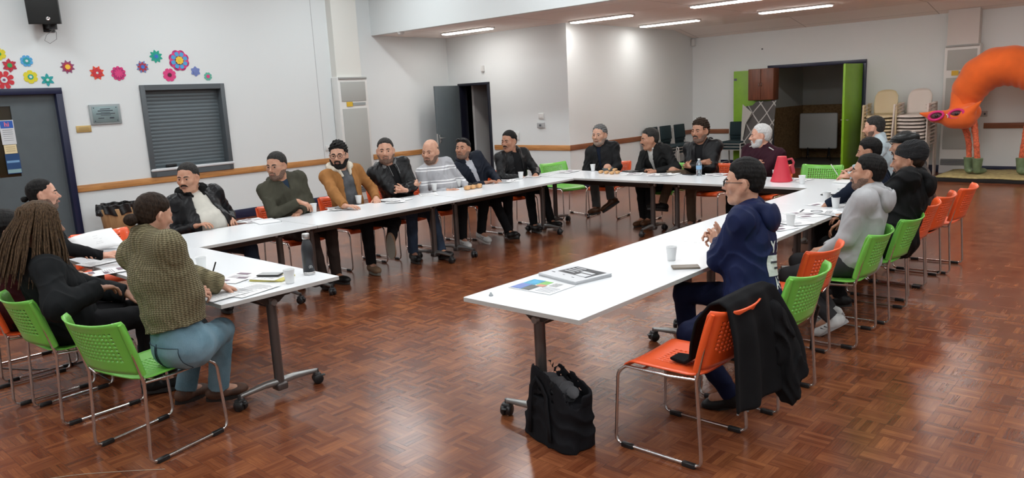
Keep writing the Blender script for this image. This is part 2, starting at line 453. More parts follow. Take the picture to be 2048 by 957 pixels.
# roller shutter in the servery opening
mb = MB(); xc = XL-.06
for bx in (((SH0+.035), (SHZ0+SHZ1)/2, .07, SHZ1-SHZ0), ((SH1-.035), (SHZ0+SHZ1)/2, .07, SHZ1-SHZ0)): mb.box((xc, bx[0], bx[1]), (.20, bx[2], bx[3]), bev=.004)
mb.box((xc, (SH0+SH1)/2, SHZ1-.04), (.20, SH1-SH0-.14, .08)); mb.box((xc, (SH0+SH1)/2, SHZ0+.04), (.20, SH1-SH0-.14, .08))
w1 = struct(mb.build('window_1', MGREY), 'grey framed servery opening closed by a roller shutter')
mb = MB(); y0, y1 = SH0+.07, SH1-.07; n = 22; zz0, zz1 = SHZ0+.08, SHZ1-.08; vs = []; prof = []
for k in range(n):
    z0 = zz0+(zz1-zz0)*k/n; dz = (zz1-zz0)/n
    for t_ in (0, .25, .5, .75, .93): prof.append((XL-.115+.0035*math.sin(PI*t_/.93), z0+dz*t_))
prof.append((XL-.115, zz1))
pts = [(x, y0, z) for x, z in prof]+[(x, y1, z) for x, z in prof]; N = len(prof)
mb.add(pts, [(i, i+N, i+N+1, i+1) for i in range(N-1)], 0, False); mb.build('shutter_curtain', mat('shutter_slats', (.12, .15, .165), .38, metal=.3), w1)
mb = MB(); mb.box((XL+.025, (SH0+SH1)/2+.01, .955), (.05, SH1-SH0+.02, .045), bev=.012); mb.build('sill_bar', mat('white_sill', (.62, .64, .66), .35), w1)
mb = MB(); mb.box((XL-.09, 5.22, 1.0), (.02, .17, .045), bev=.006); mb.box((XL-.07, 5.22, 1.0), (.03, .12, .015), bev=.004); mb.build('shutter_lock', BLACKP, w1)

# back wall door: dark passage, navy frame, open grey leaf
mb = MB(); frame3(mb, 'x', YB, DB0, DB1, DBZ, .05, .22, .07); d2 = struct(mb.build('door_2', mat('dark_navy_frame', (.006, .007, .016), .4)), 'narrow dark framed doorway with its grey door standing open')
e = empty('door_leaf', (DB0+.03, YB-.05, 0), R_(-78)); e.parent = d2
lf = e
mb = MB(); mb.box((.43, 0, 1.05), (.86, .04, 2.09), bev=.003); mb.build('panel', DGREY, lf)
mb = MB(); mb.box((.80, .026, 1.03), (.045, .012, .17), bev=.004); mb.tube(fillet([(.80, .03, 1.05), (.80, .07, 1.05), (.68, .07, 1.05)], .02), .009); mb.lathe([(.018, 0), (.018, .02)], (.80, .028, .98), 12); mb.build('lever_handle', STEEL, lf)
mb = MB(); mb.box((.855, 0, 1.03), (.012, .036, .22)); mb.build('lock_plate', STEEL, lf)
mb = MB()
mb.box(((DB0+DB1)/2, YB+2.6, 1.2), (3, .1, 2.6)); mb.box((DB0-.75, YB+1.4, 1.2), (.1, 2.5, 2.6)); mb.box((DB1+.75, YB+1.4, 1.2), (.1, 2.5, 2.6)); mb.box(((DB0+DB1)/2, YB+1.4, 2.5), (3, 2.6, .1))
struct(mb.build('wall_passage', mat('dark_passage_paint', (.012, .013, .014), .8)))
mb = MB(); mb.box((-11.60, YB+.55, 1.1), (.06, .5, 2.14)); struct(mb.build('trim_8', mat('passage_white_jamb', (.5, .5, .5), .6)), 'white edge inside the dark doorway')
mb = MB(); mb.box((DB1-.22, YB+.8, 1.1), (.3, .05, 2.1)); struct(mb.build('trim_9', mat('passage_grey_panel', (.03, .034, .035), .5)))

# storeroom double doors in the far wall
GREEN = mat('lime_green_door_paint', (.20, .42, .015), .4, nvar=.06)
mb = MB(); frame3(mb, 'x', YF, DF0-.02, DF1+.02, DFZ+.01, .07, .24, .07); d3 = struct(mb.build('door_3', NAVY), 'navy framed storeroom doorway with two green doors standing open')
e = empty('door_leaf', (DF1-.06, YF-.04, 0), R_(-91.5)); e.parent = d3
mb = MB(); mb.box((.46, 0, 1.06), (.92, .042, 2.10), bev=.003); mb.build('panel', GREEN, e)
mb = MB(); mb.box((.84, -.028, 1.03), (.05, .012, .20), bev=.004); mb.tube(fillet([(.84, -.03, 1.05), (.84, -.075, 1.05), (.72, -.075, 1.05)], .02), .009); mb.tube(fillet([(.84, .03, 1.05), (.84, .075, 1.05), (.95, .09, 1.05)], .02), .009); mb.build('lever_handle', STEEL, e)
mb = MB(); mb.box((.62, -.0235, 1.50), (.20, .002, .30)); nt = mb.build('notice', mat('white_paper', (.75, .75, .75), .7), e)
e2 = empty('door_leaf', (DF0+.06, YF-.03, 0), R_(190)); e2.parent = d3
mb = MB(); mb.box((.40, 0, 1.06), (.80, .042, 2.10), bev=.003); mb.build('panel', GREEN, e2)
mb = MB(); mb.box((.76, .026, 1.93), (.06, .008, .05)); mb.build('closer_plate', MGREY, e2)
# storeroom interior
def osb():
    t = NT('chipboard_wall'); co = t.coord()
    v = t.n('ShaderNodeTexVoronoi'); v.inputs['Scale'].default_value = 22; t.l(t.map(co, (1, 1, 1.6)), v.inputs['Vector'])
    c = t.mix(.5, v.outputs['Color'], t.noise(co, 9, 3))
    f = t.math('MULTIPLY', t.n('ShaderNodeRGBToBW').outputs[0], 1)
    bw = t.n('ShaderNodeRGBToBW'); t.l(c, bw.inputs[0])
    t.put(t.b.inputs['Base Color'], t.ramp(bw.outputs[0], [(.2, (.16, .09, .035)), (.8, (.36, .22, .10))])); t.b.inputs['Roughness'].default_value = .8
    return t.m
OSB = osb(); SW = mat('storeroom_paint', (.52, .54, .53), .8)
SX0, SX1, SY = -7.15, -3.9, 18.4
mb = MB(); mb.box((SX0-.05, (YF+T+SY)/2, 1.85), (.1, SY-YF-T, 1.2)); mb.box(((SX0+SX1)/2, SY+.05, 1.85), (SX1-SX0+.2, .1, 1.2)); mb.box((SX1+.05, (YF+T+SY)/2, 1.85), (.1, SY-YF-T, 1.2)); mb.box(((SX0+SX1)/2, (YF+T+SY)/2+.01, 2.5), (SX1-SX0+.2, SY-YF-T, .1)); struct(mb.build('wall_storeroom', SW))
mb = MB(); mb.box((SX0-.03, (YF+T+SY)/2, .63), (.1, SY-YF-T, 1.26)); mb.box(((SX0+SX1)/2, SY+.03, .63), (SX1-SX0+.2, .1, 1.26)); mb.box((SX1+.03, (YF+T+SY)/2, .63), (.1, SY-YF-T, 1.26)); struct(mb.build('wall_storeroom_lining', OSB), 'chipboard lining of the storeroom walls')
mb = MB(); mb.box(((SX0+SX1)/2, (YF+SY)/2, .003), (SX1-SX0, SY-YF-.02, .006)); struct(mb.build('floor_storeroom', mat('dull_storeroom_floor', (.07, .065, .055), .8)))
# whiteboard on a stand
wb = empty('whiteboard', (-6.52, 17.75, 0), R_(2)); tag(wb, 'grey white mobile whiteboard on a black folding stand inside the storeroom', 'whiteboard')
mb = MB(); mb.box((0, 0, .68), (.84, .02, .80), bev=.02); mb.build('board', mat('whiteboard_surface', (.50, .52, .52), .35), wb)
fr = MB(); pts = fillet([(-.42, 0, .28), (.42, 0, .28), (.42, 0, 1.08), (-.42, 0, 1.08), (-.42, 0, .28)], .04); fr.tube(pts, .011, 8, cap=False); fr.build('frame', mat('whiteboard_frame', (.28, .29, .29), .4), wb)
for s in (-1, 1):
    lg = MB(); lg.tube([(s*.24, .02, .32), (s*.24-.10, .25, .02)], .011, 8); lg.tube([(s*.24, .02, .32), (s*.24+.12, -.22, .02)], .011, 8); lg.tube([(s*.24, .02, .1), (s*.24, .02, .6)], .011, 8); lg.build('leg', BLACKP, wb)
# wall cabinet and banner in front of the left green leaf
cb = empty('wall_cabinet', (-6.97, 15.62, 1.80)); tag(cb, 'dark brown timber cabinet hung high in front of the left green door', 'cabinet')
CABW = wood_mat('cabinet_veneer', (.10, .03, .015), (.20, .065, .03), 2)
mb = MB(); mb.box((0, .14, 0), (.56, .26, .66), bev=.004); mb.build('body', CABW, cb)
for s in (-1, 1):
    mb = MB(); mb.box((s*.139+.0, 0, 0), (.27, .02, .64), bev=.003); dd = mb.build('door', CABW, cb)
    mb = MB(); mb.tube(arc((s*.025, -.01, .0), .03, -PI/2, PI/2, 6, (0, -1, 0), (0, 0, 1)), .006, 6); mb.build('handle', STEEL, dd)
mb = MB(); mb.box((0, .27, 0), (.5, .02, .1)); mb.build('hanging_rail', MGREY, cb)
def banner_mat():
    t = NT('grey_diamond_cloth'); co = t.coord(); x, y, z = t.sep(co)[:3]
    a = t.math('MULTIPLY', x, 3.3); b_ = t.math('MULTIPLY', z, 2.5)
    l1 = t.math('ABSOLUTE', t.math('SUBTRACT', t.math('FRACT', t.math('ADD', a, b_)), .5)); l2 = t.math('ABSOLUTE', t.math('SUBTRACT', t.math('FRACT', t.math('SUBTRACT', a, b_)), .5))
    g = t.math('LESS_THAN', t.math('MINIMUM', l1, l2), .045)
    t.put(t.b.inputs['Base Color'], t.mix(g, (.075, .072, .07), (.38, .37, .36))); t.b.inputs['Roughness'].default_value = .9
    return t.m
bn = MB(); rows = []
nx, nz = 10, 14
for j in range(nz+1):
    for i in range(nx+1):
        u_ = i/nx; w_ = j/nz
        x = -.34+.68*u_+.05*w_*math.sin(3*u_); z = .02+1.43*w_-.10*w_*(1-u_)*(1 if u_ < .3 else 0)
        y = .30*(1-w_)*-1+.02*math.sin(9*u_+3*w_)
        rows.append((x, y, z))
bn.add(rows, [(j*(nx+1)+i, j*(nx+1)+i+1, (j+1)*(nx+1)+i+1, (j+1)*(nx+1)+i) for j in range(nz) for i in range(nx)], 0, True)
bo = bn.build('fabric_panel', banner_mat(), None, (-6.98, 15.66, 0)); bo.modifiers.new('t', 'SOLIDIFY').thickness = .012
tag(bo, 'dark grey panel of cloth with pale diamond lines leaning below the brown cabinet', 'cloth')
bb = MB(); bb.prism([(-.35, 1.40), (-.14, 1.22), (-.28, .98), (-.40, .35)], 'y', -.01, .0); fo = bb.build('folded_corner', mat('pale_backing_cloth', (.42, .42, .39), .9), bo, (0, -.12, 0))

# convector heaters with pilasters above
def heater(loc, rz, w, h, label):
    e = empty('wall_heater', loc, rz); tag(e, label, 'heater', 'tall slim wall heaters')
    G = mat('heater_fabric', (.40, .41, .39), .7, bsc=300, bst=.1, bd=.001); FW = mat('heater_white_case', (.68, .68, .66), .45)
    d = .20
    mb = MB(); mb.box((0, d/2, h/2), (w, d, h), bev=.008); mb.build('case', FW, e)
    mb = MB(); mb.box((.0, -.004, h*.885), (w*.84, .012, h*.155), bev=.003); mb.build('panel', G, e)
    mb = MB(); mb.box((.0, -.004, h*.47), (w*.84, .012, h*.56), bev=.003); mb.build('panel', G, e)
    mb = MB(); mb.box((0, -.01, h-.02), (w*.96, .03, .035), bev=.004)
    mb.build('top_grille', mat('heater_grille', (.35, .36, .35), .5), e)
    mb = MB(); mb.box((-w*.17, -.008, h*.785), (w*.2, .01, .085)); mb.build('label', mat('yellow_label', (.66, .42, .03), .5), e)
    mb = MB(); mb.box((w*.16, -.008, h*.785), (w*.44, .01, .05)); mb.build('control_strip', mat('grey_strip', (.30, .33, .33), .5), e)
    mb = MB()
    for k in range(6): mb.box((0, -.006, .16+.02*k), (w*.9, .012, .011))
    mb.build('bottom_grille', mat('dark_grille', (.06, .065, .07), .6), e)
    return e
mb = MB(); mb.box((XL+.08, 8.62, 2.2), (.16, .56, 4.4)); struct(mb.build('pilaster', mat('cream_pilaster', (.70, .70, .66), .6)), 'cream pilaster on the left wall above the heater')
heater((XL+.215, 8.64, 0), R_(90), .66, 2.32, 'tall pale grey heater on the left wall, with a yellow label near its top')
mb = MB(); mb.box((-3.28, YF-.10, 2.6), (.50, .2, .7)); struct(mb.build('pilaster_far', mat('cream_pilaster_far', (.62, .58, .55), .6)), 'box pilaster above the heater on the far wall')
heater((-3.27, YF-.22, 0), 0, .56, 2.33, 'tall grey heater on the far wall behind the orange creature')

# small fittings
def fitting(name, c, size, m, label, cat='wall fitting', bev=.006, face=None, fm=None):
    e = empty(name, c); tag(e, label, cat); mb = MB(); mb.box((0, 0, 0), size, bev=bev); mb.build('plate', m, e)
    if face: mb = MB(); mb.box(*face); mb.build('button', fm or MGREY, e)
    return e
PLW = mat('ivory_switch_plastic', (.66, .67, .66), .4)
fitting('light_switch', (-9.45, YB-.012, 1.41), (.12, .024, .11), PLW, 'white switch plate on the back wall, above the grey keypad', face=((0, -.014, 0), (.04, .008, .05)), fm=WHITEP)
fitting('alarm_keypad', (-9.46, YB-.02, 1.235), (.17, .04, .10), mat('keypad_grey', (.38, .39, .40), .5), 'small grey keypad under the white switch plate', face=((0, -.022, 0), (.05, .006, .04)))
fitting('power_socket', (-10.11, YB-.012, 1.03), (.12, .024, .16), PLW, 'white socket plate behind the man with a moustache near the doorway', 'socket', face=((0, -.014, 0), (.05, .008, .03)))
fitting('motion_sensor', (-10.94, YB-.03, 2.40), (.055, .06, .12), PLW, 'white motion sensor high on the wall above the open grey door', 'sensor')
fitting('motion_sensor', (XA+.05, YF-.05, 2.82), (.08, .08, .15), PLW, 'white motion sensor in the corner near the ceiling, above the dark stacked chairs', 'sensor')
fitting('light_switch', (XL+.012, 8.12, 1.04), (.024, .13, .10), PLW, 'white switch plate on the left wall beside the man with curly hair', face=((.014, 0, 0), (.008, .04, .05)), fm=WHITEP)
fitting('wall_box', (XL+.02, 11.0, .75), (.04, .14, .15), BLACKP, 'small black box on the wall behind the bald man', face=((.022, 0, 0), (.006, .05, .03)), fm=mat('red_button', (.5, .02, .02), .4))
fitting('power_socket', at(1966, 228, y=YF-.012), (.14, .024, .10), mat('dull_socket', (.42, .40, .38), .5), 'pale double socket on the far wall under the orange arch', 'socket', face=((.03, -.014, 0), (.03, .008, .04)))
fitting('hook', (-7.11, YF-.01, 2.55), (.03, .02, .03), MGREY, 'tiny dark hook on the far wall above the green door', 'hook')
sd = MB(); p = at(802, 65, z=3.09); sd.lathe([(.07, 0), (.07, -.02), (.05, -.05), (.0, -.055)], (0, 0, 0), 16); so = sd.build('smoke_detector', PLW, None, (p.x, p.y, 3.104)); tag(so, 'round smoke detector on the low ceiling near the bulkhead', 'smoke detector')
# plaques
pq = empty('plaque', (XL, 4.31, 1.85)); tag(pq, 'silver engraved plaque on the left wall between door and shutter', 'plaque')
mb = MB(); mb.box((.012, 0, 0), (.024, .43, .29), bev=.004); mb.build('backing', mat('grey_plaque_board', (.30, .34, .35), .4), pq)
mb = MB(); mb.box((.026, 0, 0), (.006, .36, .235), bev=.002); mb.build('metal_plate', mat('silver_plate', (.22, .30, .31), .35, metal=.3), pq)
INK = mat('dark_print', (.03, .035, .05), .6)
for k, (w_, h_, z_) in enumerate(((.14, .010, .078), (.21, .012, .052), (.13, .007, .028), (.26, .010, .010), (.14, .007, -.012))):
    flat('text_line', (.030, 0, z_), w_, h_, INK, parent=pq)
flat('text_line', (.030, -.07, -.055), .08, .010, INK, parent=pq); flat('text_line', (.030, .08, -.055), .06, .018, INK, parent=pq)
mb = MB()
for y in (-.155, .155):
    for z in (-.095, .095): mb.lathe([(.008, 0), (.006, .004), (0, .005)], (.029, y, z), 8, axis=Matrix.Rotation(PI/2, 3, 'Y'))
mb.build('screws', INK, pq)
pq = empty('plaque', (XL, 3.99, 1.655)); tag(pq, 'small brass plaque beside the navy door frame', 'plaque')
mb = MB(); mb.box((.006, 0, 0), (.012, .20, .095), bev=.002); mb.build('metal_plate', mat('brass_plate', (.52, .36, .14), .4, metal=.35), pq)
for k in range(3): flat('text_line', (.0125, 0, .02-.02*k), .13, .004, mat('brown_print'), parent=pq) if False else flat('text_line', (.0125, 0, .02-.02*k), .13, .004, mat('brown_print', (.25, .18, .08), .6), parent=pq)

# speaker on the left wall
sp = empty('wall_speaker', (XL, 3.74, 3.45), R_(0)); tag(sp, 'black loudspeaker hung on the left wall at the top of the photo', 'loudspeaker')
bx = MB(); pr = [(.06, -.12), (.06, .12), (.26, .19), (.38, .19), (.38, -.19), (.26, -.19)]
bx.prism(pr, 'z', -.33, .45); bo = bx.build('cabinet', mat('black_speaker_paint', (.012, .014, .014), .5), sp); bo.rotation_euler = (0, R_(6), R_(-24)); bo.location = (.02, 0, 0)
mb = MB(); mb.box((.385, 0, .05), (.012, .36, .74), bev=.004); gr = mb.build('grille', mat('black_speaker_grille', (.008, .01, .01), .6, bsc=500, bst=.3), bo)
mb = MB(); mb.lathe([(.026, 0), (.026, .004), (.016, .006), (.012, .003), (0, .003)], (.392, .05, -.26), 20, axis=Matrix.Rotation(PI/2, 3, 'Y')); mb.build('badge', STEEL, gr)
mb = MB(); mb.box((.10, 0, -.36), (.22, .10, .08), bev=.01); mb.lathe([(.05, -.03), (.05, .03)], (.19, 0, -.39), 16); mb.box((.01, 0, -.36), (.02, .14, .16)); mb.build('bracket', BLACKP, sp)
mb = MB(); mb.tube([(.19, 0, -.42), (.19, -.10, -.50), (.19, -.13, -.57), (.19, -.07, -.61), (.19, .02, -.55), (.19, .03, -.46), (.19, .01, -.42)], .004, 6); mb.build('cable', mat('grey_cable', (.2, .2, .2), .5), sp)

# paper flowers
FC = dict(red='c4303a', dred='a83248', green='2f9a50', teal='2a9ba0', blue='4f9fd2', dblue='3d6fc4', yellow='d8cc30', gold='f0c040', orange='dd5238', pink='d8407e', dpink='b02a6c', lilac='6f80b8', white='cfd8dc', sea='1fa088', pale='5db09a', mauve='8a4a72', plum='5c2038')
def fm(k): return mat('paper_'+k, srgb(FC[k]), .7)
def petal_outline(n, R, r, point, rot=0):
    pts = []
    for i in range(n*8):
        a = 2*PI*i/(n*8); t_ = (a*n/(2*PI)) % 1; k = abs(t_-.5)*2
        f = (1-k) if point else (1-k**2.6)**.5
        pts.append((( r+(R-r)*f)*math.cos(a+rot), (r+(R-r)*f)*math.sin(a+rot)))
    return pts
def flower(u, v, name_label, n, R, layers, rot=0):
    """layers: (colour, outer, inner, pointed, petals)"""
    R *= .82; p = at(u, v, x=XL+.004); e = empty('paper_flower', (XL, p.y, p.z)); tag(e, name_label, 'paper flower', 'paper flowers on the left wall')
    x = .003
    for k, (c, ro, ri, pt, nn) in enumerate(layers):
        mb = MB(); mb.prism(petal_outline(nn, R*ro, R*ri, pt, rot+k*.35), 'x', x, x+.004)
        mb.build('petals' if k == 0 else 'centre' if k == len(layers)-1 else 'inner_petals', fm(c), e); x += .0045
flower(19, 131, 'crimson pointed paper flower with a green centre, top left of the wall', 6, .115, [('dred', 1, .5, True, 6), ('red', .8, .4, True, 6), ('green', .33, .28, False, 6)])
flower(53, 122, 'round light blue paper flower near the top left', 8, .095, [('blue', 1, .75, False, 8), ('teal', .6, .4, False, 8), ('white', .22, .2, False, 6)])
flower(8, 160, 'large bright red paper flower above the navy door frame', 8, .15, [('red', 1, .45, False, 8), ('white', .33, .3, False, 6), ('mauve', .14, .12, False, 6)])
flower(61, 154, 'yellow paper flower with a green ring, above the door', 6, .11, [('yellow', 1, .75, False, 6), ('sea', .40, .36, False, 6), ('white', .2, .18, False, 6)])
flower(95, 160, 'teal star shaped paper flower above the door corner', 6, .11, [('teal', 1, .5, True, 6), ('sea', .45, .35, False, 6), ('white', .2, .18, False, 6)])
flower(135, 134, 'dark red star shaped paper flower with a yellow centre', 9, .12, [('mauve', 1, .55, True, 9), ('dred', .72, .5, True, 9), ('gold', .36, .32, False, 8)])
flower(194, 146, 'orange red star shaped paper flower with a white centre', 8, .13, [('orange', 1, .55, True, 8), ('red', .75, .5, True, 8), ('white', .16, .14, False, 6)])
flower(237, 147, 'pink paper flower with looped rounded petals', 10, .13, [('pink', 1, .6, False, 10), ('dpink', .85, .4, False, 10), ('pink', .6, .3, False, 10)])
flower(285, 134, 'purple and red star shaped paper flower with a blue centre', 8, .12, [('lilac', 1, .5, True, 8), ('dred', .8, .45, True, 8), ('dblue', .3, .27, False, 8)])
flower(312, 113, 'green star shaped paper flower, highest on the wall', 9, .125, [('sea', 1, .65, True, 9), ('teal', .5, .35, True, 9), ('dblue', .25, .2, False, 8)])
flower(358, 121, 'biggest paper flower, pink and blue petals around a yellow centre', 8, .20, [('dpink', 1, .7, False, 8), ('pink', .9, .62, False, 8), ('blue', .82, .35, False, 8), ('plum', .42, .38, False, 8), ('gold', .38, .3, False, 8), ('yellow', .15, .13, False, 8)])
flower(339, 150, 'pink paper flower with a dark centre just above the shutter', 8, .125, [('pink', 1, .78, False, 8), ('dpink', .35, .3, False, 8), ('plum', .28, .25, False, 8)])
flower(391, 143, 'dull blue paper flower right of the biggest one', 6, .10, [('lilac', 1, .7, True, 6), ('lilac', .6, .4, True, 6)])
flower(416, 153, 'small green and pink paper flower furthest right', 8, .08, [('pale', 1, .75, False, 8), ('pink', .45, .35, False, 8)])
flower(-2, 108, 'yellow green paper flower cut by the left edge of the photo', 6, .10, [('yellow', 1, .7, False, 6), ('green', .3, .25, False, 6)])

# ================================================================== tables
def table_top_mat():
    t = NT('white_laminate'); co = t.coord(); n = t.noise(co, 2.5, 3)
    t.put(t.b.inputs['Base Color'], t.mix(t.math('MULTIPLY', n, .2), (.80, .82, .84), (.72, .75, .78)))
    t.b.inputs['Roughness'].default_value = .22; t.b.inputs['Specular IOR Level'].default_value = .4
    return t.m
TOPM = table_top_mat(); EDGE = mat('pale_edge_band', (.50, .49, .47), .45)
LEGM = mat('bronze_grey_legs', (.115, .10, .095), .32, metal=.6); FOOTM = mat('grey_foot_metal', (.28, .28, .275), .32, metal=.7)
BEAM = mat('dark_brown_beam', (.035, .026, .022), .4); RUB = mat('black_rubber', (.010, .010, .011), .35)
TZ = .725
def caster(parent, c, rz):
    e = MB(); M = Rz(rz)
    for s in (-1, 1):
        pr = [(.0, -.013), (.030, -.013), (.034, -.008), (.034, .008), (.030, .013), (.0, .013)]
        e.lathe([(r, h) for r, h in pr], Vector(c)+M@Vector((s*.018, 0, .034)), 18, axis=M@Matrix.Rotation(PI/2, 3, 'Y'))
    w = e.build('caster', RUB, parent)
    h = MB(); h.box(Vector(c)+M@Vector((0, .002, .062)), (.055, .045, .026), M, bev=.008); h.tube([Vector(c)+Vector((0, 0, .07)), Vector(c)+Vector((0, 0, .10))], .011, 8); h.box(Vector(c)+M@Vector((0, -.035, .05)), (.03, .03, .008), M, bev=.003)
    h.build('fork', mat('black_caster_housing', (.02, .02, .021), .45), w)
def make_table(L=1.93, Wd=.80, inset=.17, sw=(20, 70, -30, 110)):
    """length along local y, width along x"""
    root = empty('folding_table')
    mb = MB(); mb.box((0, 0, TZ-.0125), (Wd, L, .025), bev=.0015); mb.mi = [0]*len(mb.f)
    for i, f in enumerate(mb.f):
        zs = [mb.v[k][2] for k in f]
        if max(zs)-min(zs) > .01: mb.mi[i] = 1
    mb.sm = [False]*len(mb.f); mb.build('tabletop', [TOPM, EDGE], root)
    mb = MB(); mb.box((0, 0, TZ-.105), (.035, L-2*inset, .065), bev=.004); mb.build('crossbeam', BEAM, root)
    k = 0
    for s in (-1, 1):
        y = s*(L/2-inset)
        lg = MB()
        lg.tube([(0, y, .055), (0, y, TZ-.075)], .031, 16); lg.box((0, y, .075), (.075, .085, .05), bev=.012)
        leg = lg.build('leg', LEGM, root)
        br = MB(); br.prism([(-.30, TZ-.026), (.30, TZ-.026), (.10, TZ-.07), (.045, TZ-.11), (-.045, TZ-.11), (-.10, TZ-.07)], 'y', y-.02, y+.02); br.build('flip_bracket', BEAM, root)
        kn = MB(); kn.lathe([(.017, -.045), (.022, -.042), (.022, .042), (.017, .045)], (0, y, TZ-.10), 14, axis=Matrix.Rotation(PI/2, 3, 'X')); kn.build('pivot_knob', FOOTM, leg)
        for t_ in (-1, 1):
            ft = MB(); ft.tube([(0, y, .10), (t_*.10, y, .105), (t_*.27, y, .090)], [.026, .022, .014], 10); f_ = ft.build('foot', FOOTM, root)
            ft = MB(); ft.tube([(t_*.265, y, .075), (t_*.265, y, .100)], .013, 8); ft.build('stem', FOOTM, f_)
            caster(root, (t_*.275, y, 0), R_(sw[k % 4])); k += 1
    return root
TG = 'white folding tables of the meeting square'
T0 = make_table()
TABLES = [((-4.98, 2.305), 90, 'white folding table with the black bottle, in front of the woman in the knitted sweater'),
          ((-6.35, 2.86), 0, 'white folding table in front of the man with a cream sweater'),
          ((-6.35, 4.80), 0, 'white folding table in front of the men in olive and tan jackets'),
          ((-6.35, 6.745), 0, 'white folding table in front of the bald man, with bread on it'),
          ((-5.83, 8.145), 90, 'white folding table of the far row, below the grey haired man'),
          ((-3.895, 8.145), 90, 'white folding table of the far row with the red megaphone on it'),
          ((-2.535, 3.735), 0, 'white folding table nearest the camera, with the stack of newspapers on it'),
          ((-2.535, 5.67), 0, 'white folding table in front of the man in the pale grey hoodie'),
          ((-2.535, 7.605), 0, 'white folding table furthest away in the right hand row')]
for i, ((x, y), rz, lab) in enumerate(TABLES):
    t = T0 if i == 0 else copy_tree(T0)
    t.location = (x, y, 0); t.rotation_euler = (0, 0, R_(rz)); tag(t, lab, 'table', TG)

# ================================================================== perforated stacking chairs
CHROME = mat('chrome_tube', (.62, .60, .59), .16, metal=1)
CG = mat('green_plastic', (.17, .52, .07), .33, coat=.2); CO = mat('orange_plastic', (.86, .105, .02), .33, coat=.2)
def shell(fn, nu, nv, hole, rad=.30):
    """surface fn(u,v); cells for which hole(i,j) is true get an octagonal hole"""
    V = []; Fc = []; idx = {}
    def vid(u, v):
        k = (round(u, 5), round(v, 5))
        if k not in idx: idx[k] = len(V); V.append(fn(u, v))
        return idx[k]
    for i in range(nu):
        for j in range(nv):
            a, b_, c, d = i/nu, (i+1)/nu, j/nv, (j+1)/nv
            if hole(i, j):
                mu, mv = (a+b_)/2, (c+d)/2
                corners = [vid(b_, mv), vid(b_, d), vid(mu, d), vid(a, d), vid(a, mv), vid(a, c), vid(mu, c), vid(b_, c)]
                ring = [vid(mu+rad/nu*math.cos(k*PI/4), mv+rad/nv*math.sin(k*PI/4)) for k in range(8)]
                for k in range(8): Fc.append((corners[k], corners[(k+1) % 8], ring[(k+1) % 8], ring[k]))
            else:
                # keep mid-edge vertices where a neighbour has a hole
                loop = [vid(a, c)]
                if j > 0 and hole(i, j-1): loop.append(vid((a+b_)/2, c))
                loop.append(vid(b_, c))
                if i < nu-1 and hole(i+1, j): loop.append(vid(b_, (c+d)/2))
                loop.append(vid(b_, d))
                if j < nv-1 and hole(i, j+1): loop.append(vid((a+b_)/2, d))
                loop.append(vid(a, d))
                if i > 0 and hole(i-1, j): loop.append(vid(a, (c+d)/2))
                Fc.append(tuple(loop))
    return V, Fc
def solid_obj(name, V, Fc, m, parent, th, off=0):
    mb = MB(); mb.add(V, Fc, 0, True); o = mb.build(name, m, parent)
    s = o.modifiers.new('thickness', 'SOLIDIFY'); s.thickness = th; s.offset = off
    return o
def make_chair(m):
    root = empty('stacking_chair'); w = .235
    def back_fn(u, v):
        x = (u-.5)*2
        z = .505+.275*v - .012*(abs(x)**3)*(1-v)
        curve = .060*(1-abs(x)**2.2)
        lean = .075*v+.01*v*v
        edge = .022*max(0, abs(x)-.88)/.12
        y = -.205-lean-curve+.012+edge*1.2
        if v > .93: y -= .010*(v-.93)/.07
        return (x*(.232+.006*v), y, z+.018*abs(x)**3*v)
    def hb(i, j): return 2 <= i <= 15 and 3 <= j <= 10
    V, Fc = shell(back_fn, 18, 13, lambda i, j: hb(i, j) and (i >= 3 or j > 3), .30)
    solid_obj('backrest', V, Fc, m, root, .009)
    # moulded side flanges of the backrest around the tubes
    for s in (-1, 1):
        mb = MB(); mb.tube([(s*.238, -.188, .495), (s*.240, -.215, .60), (s*.243, -.252, .72), (s*.243, -.275, .785)], [.017, .018, .016, .010], 8); mb.build('backrest_flange', m, root)
    def seat_fn(u, v):
        x = (u-.5)*2; yy = -.205+.46*v
        z = .452-.012*(1-x*x)*math.sin(PI*min(1, v*1.1))+.006*abs(x)**2
        if v < .16: z += .012*(1-v/.16)
        if v > .84:
            q = (v-.84)/.16; z -= .045*q*q; yy -= .012*q*q
        wd = .212 if v > .1 else .212-.05*(1-v/.1)**2
        return (x*wd, yy, z)
    V, Fc = shell(seat_fn, 16, 17, lambda i, j: 4 <= i <= 11 and 5 <= j <= 11, .26)
    solid_obj('seat', V, Fc, m, root, .008)
    for s in (-1, 1):
        p = [(s*.205, -.175, .438), (s*.222, -.03, .432), (s*.228, .21, .436), (s*.235, .255, .40), (s*.243, .272, .014), (s*.243, -.218, .014), (s*.240, -.190, .45), (s*.243, -.262, .755)]
        q = fillet(p[2:7], .045, 5); pts = [p[0], p[1]]+q+[p[7]]
        mb = MB(); mb.tube(pts, .0085, 8); mb.tube([(s*.205, -.175, .438), (s*.240, -.188, .47)], .0075, 8); mb.build('side_frame', CHROME, root)
        for y in (-.15, .20):
            mb = MB(); mb.box((s*.243, y, .012), (.026, .07, .024), bev=.004); mb.build('glide', RUB, root)
    mb = MB(); mb.tube([(-.226, .12, .432), (.226, .12, .432)], .007, 8); mb.tube([(-.212, -.10, .432), (.212, -.10, .432)], .007, 8); mb.build('seat_rail', CHROME, root)
    return root
CHG, CHO = make_chair(CG), make_chair(CO)
used = {CHG: 0, CHO: 0}
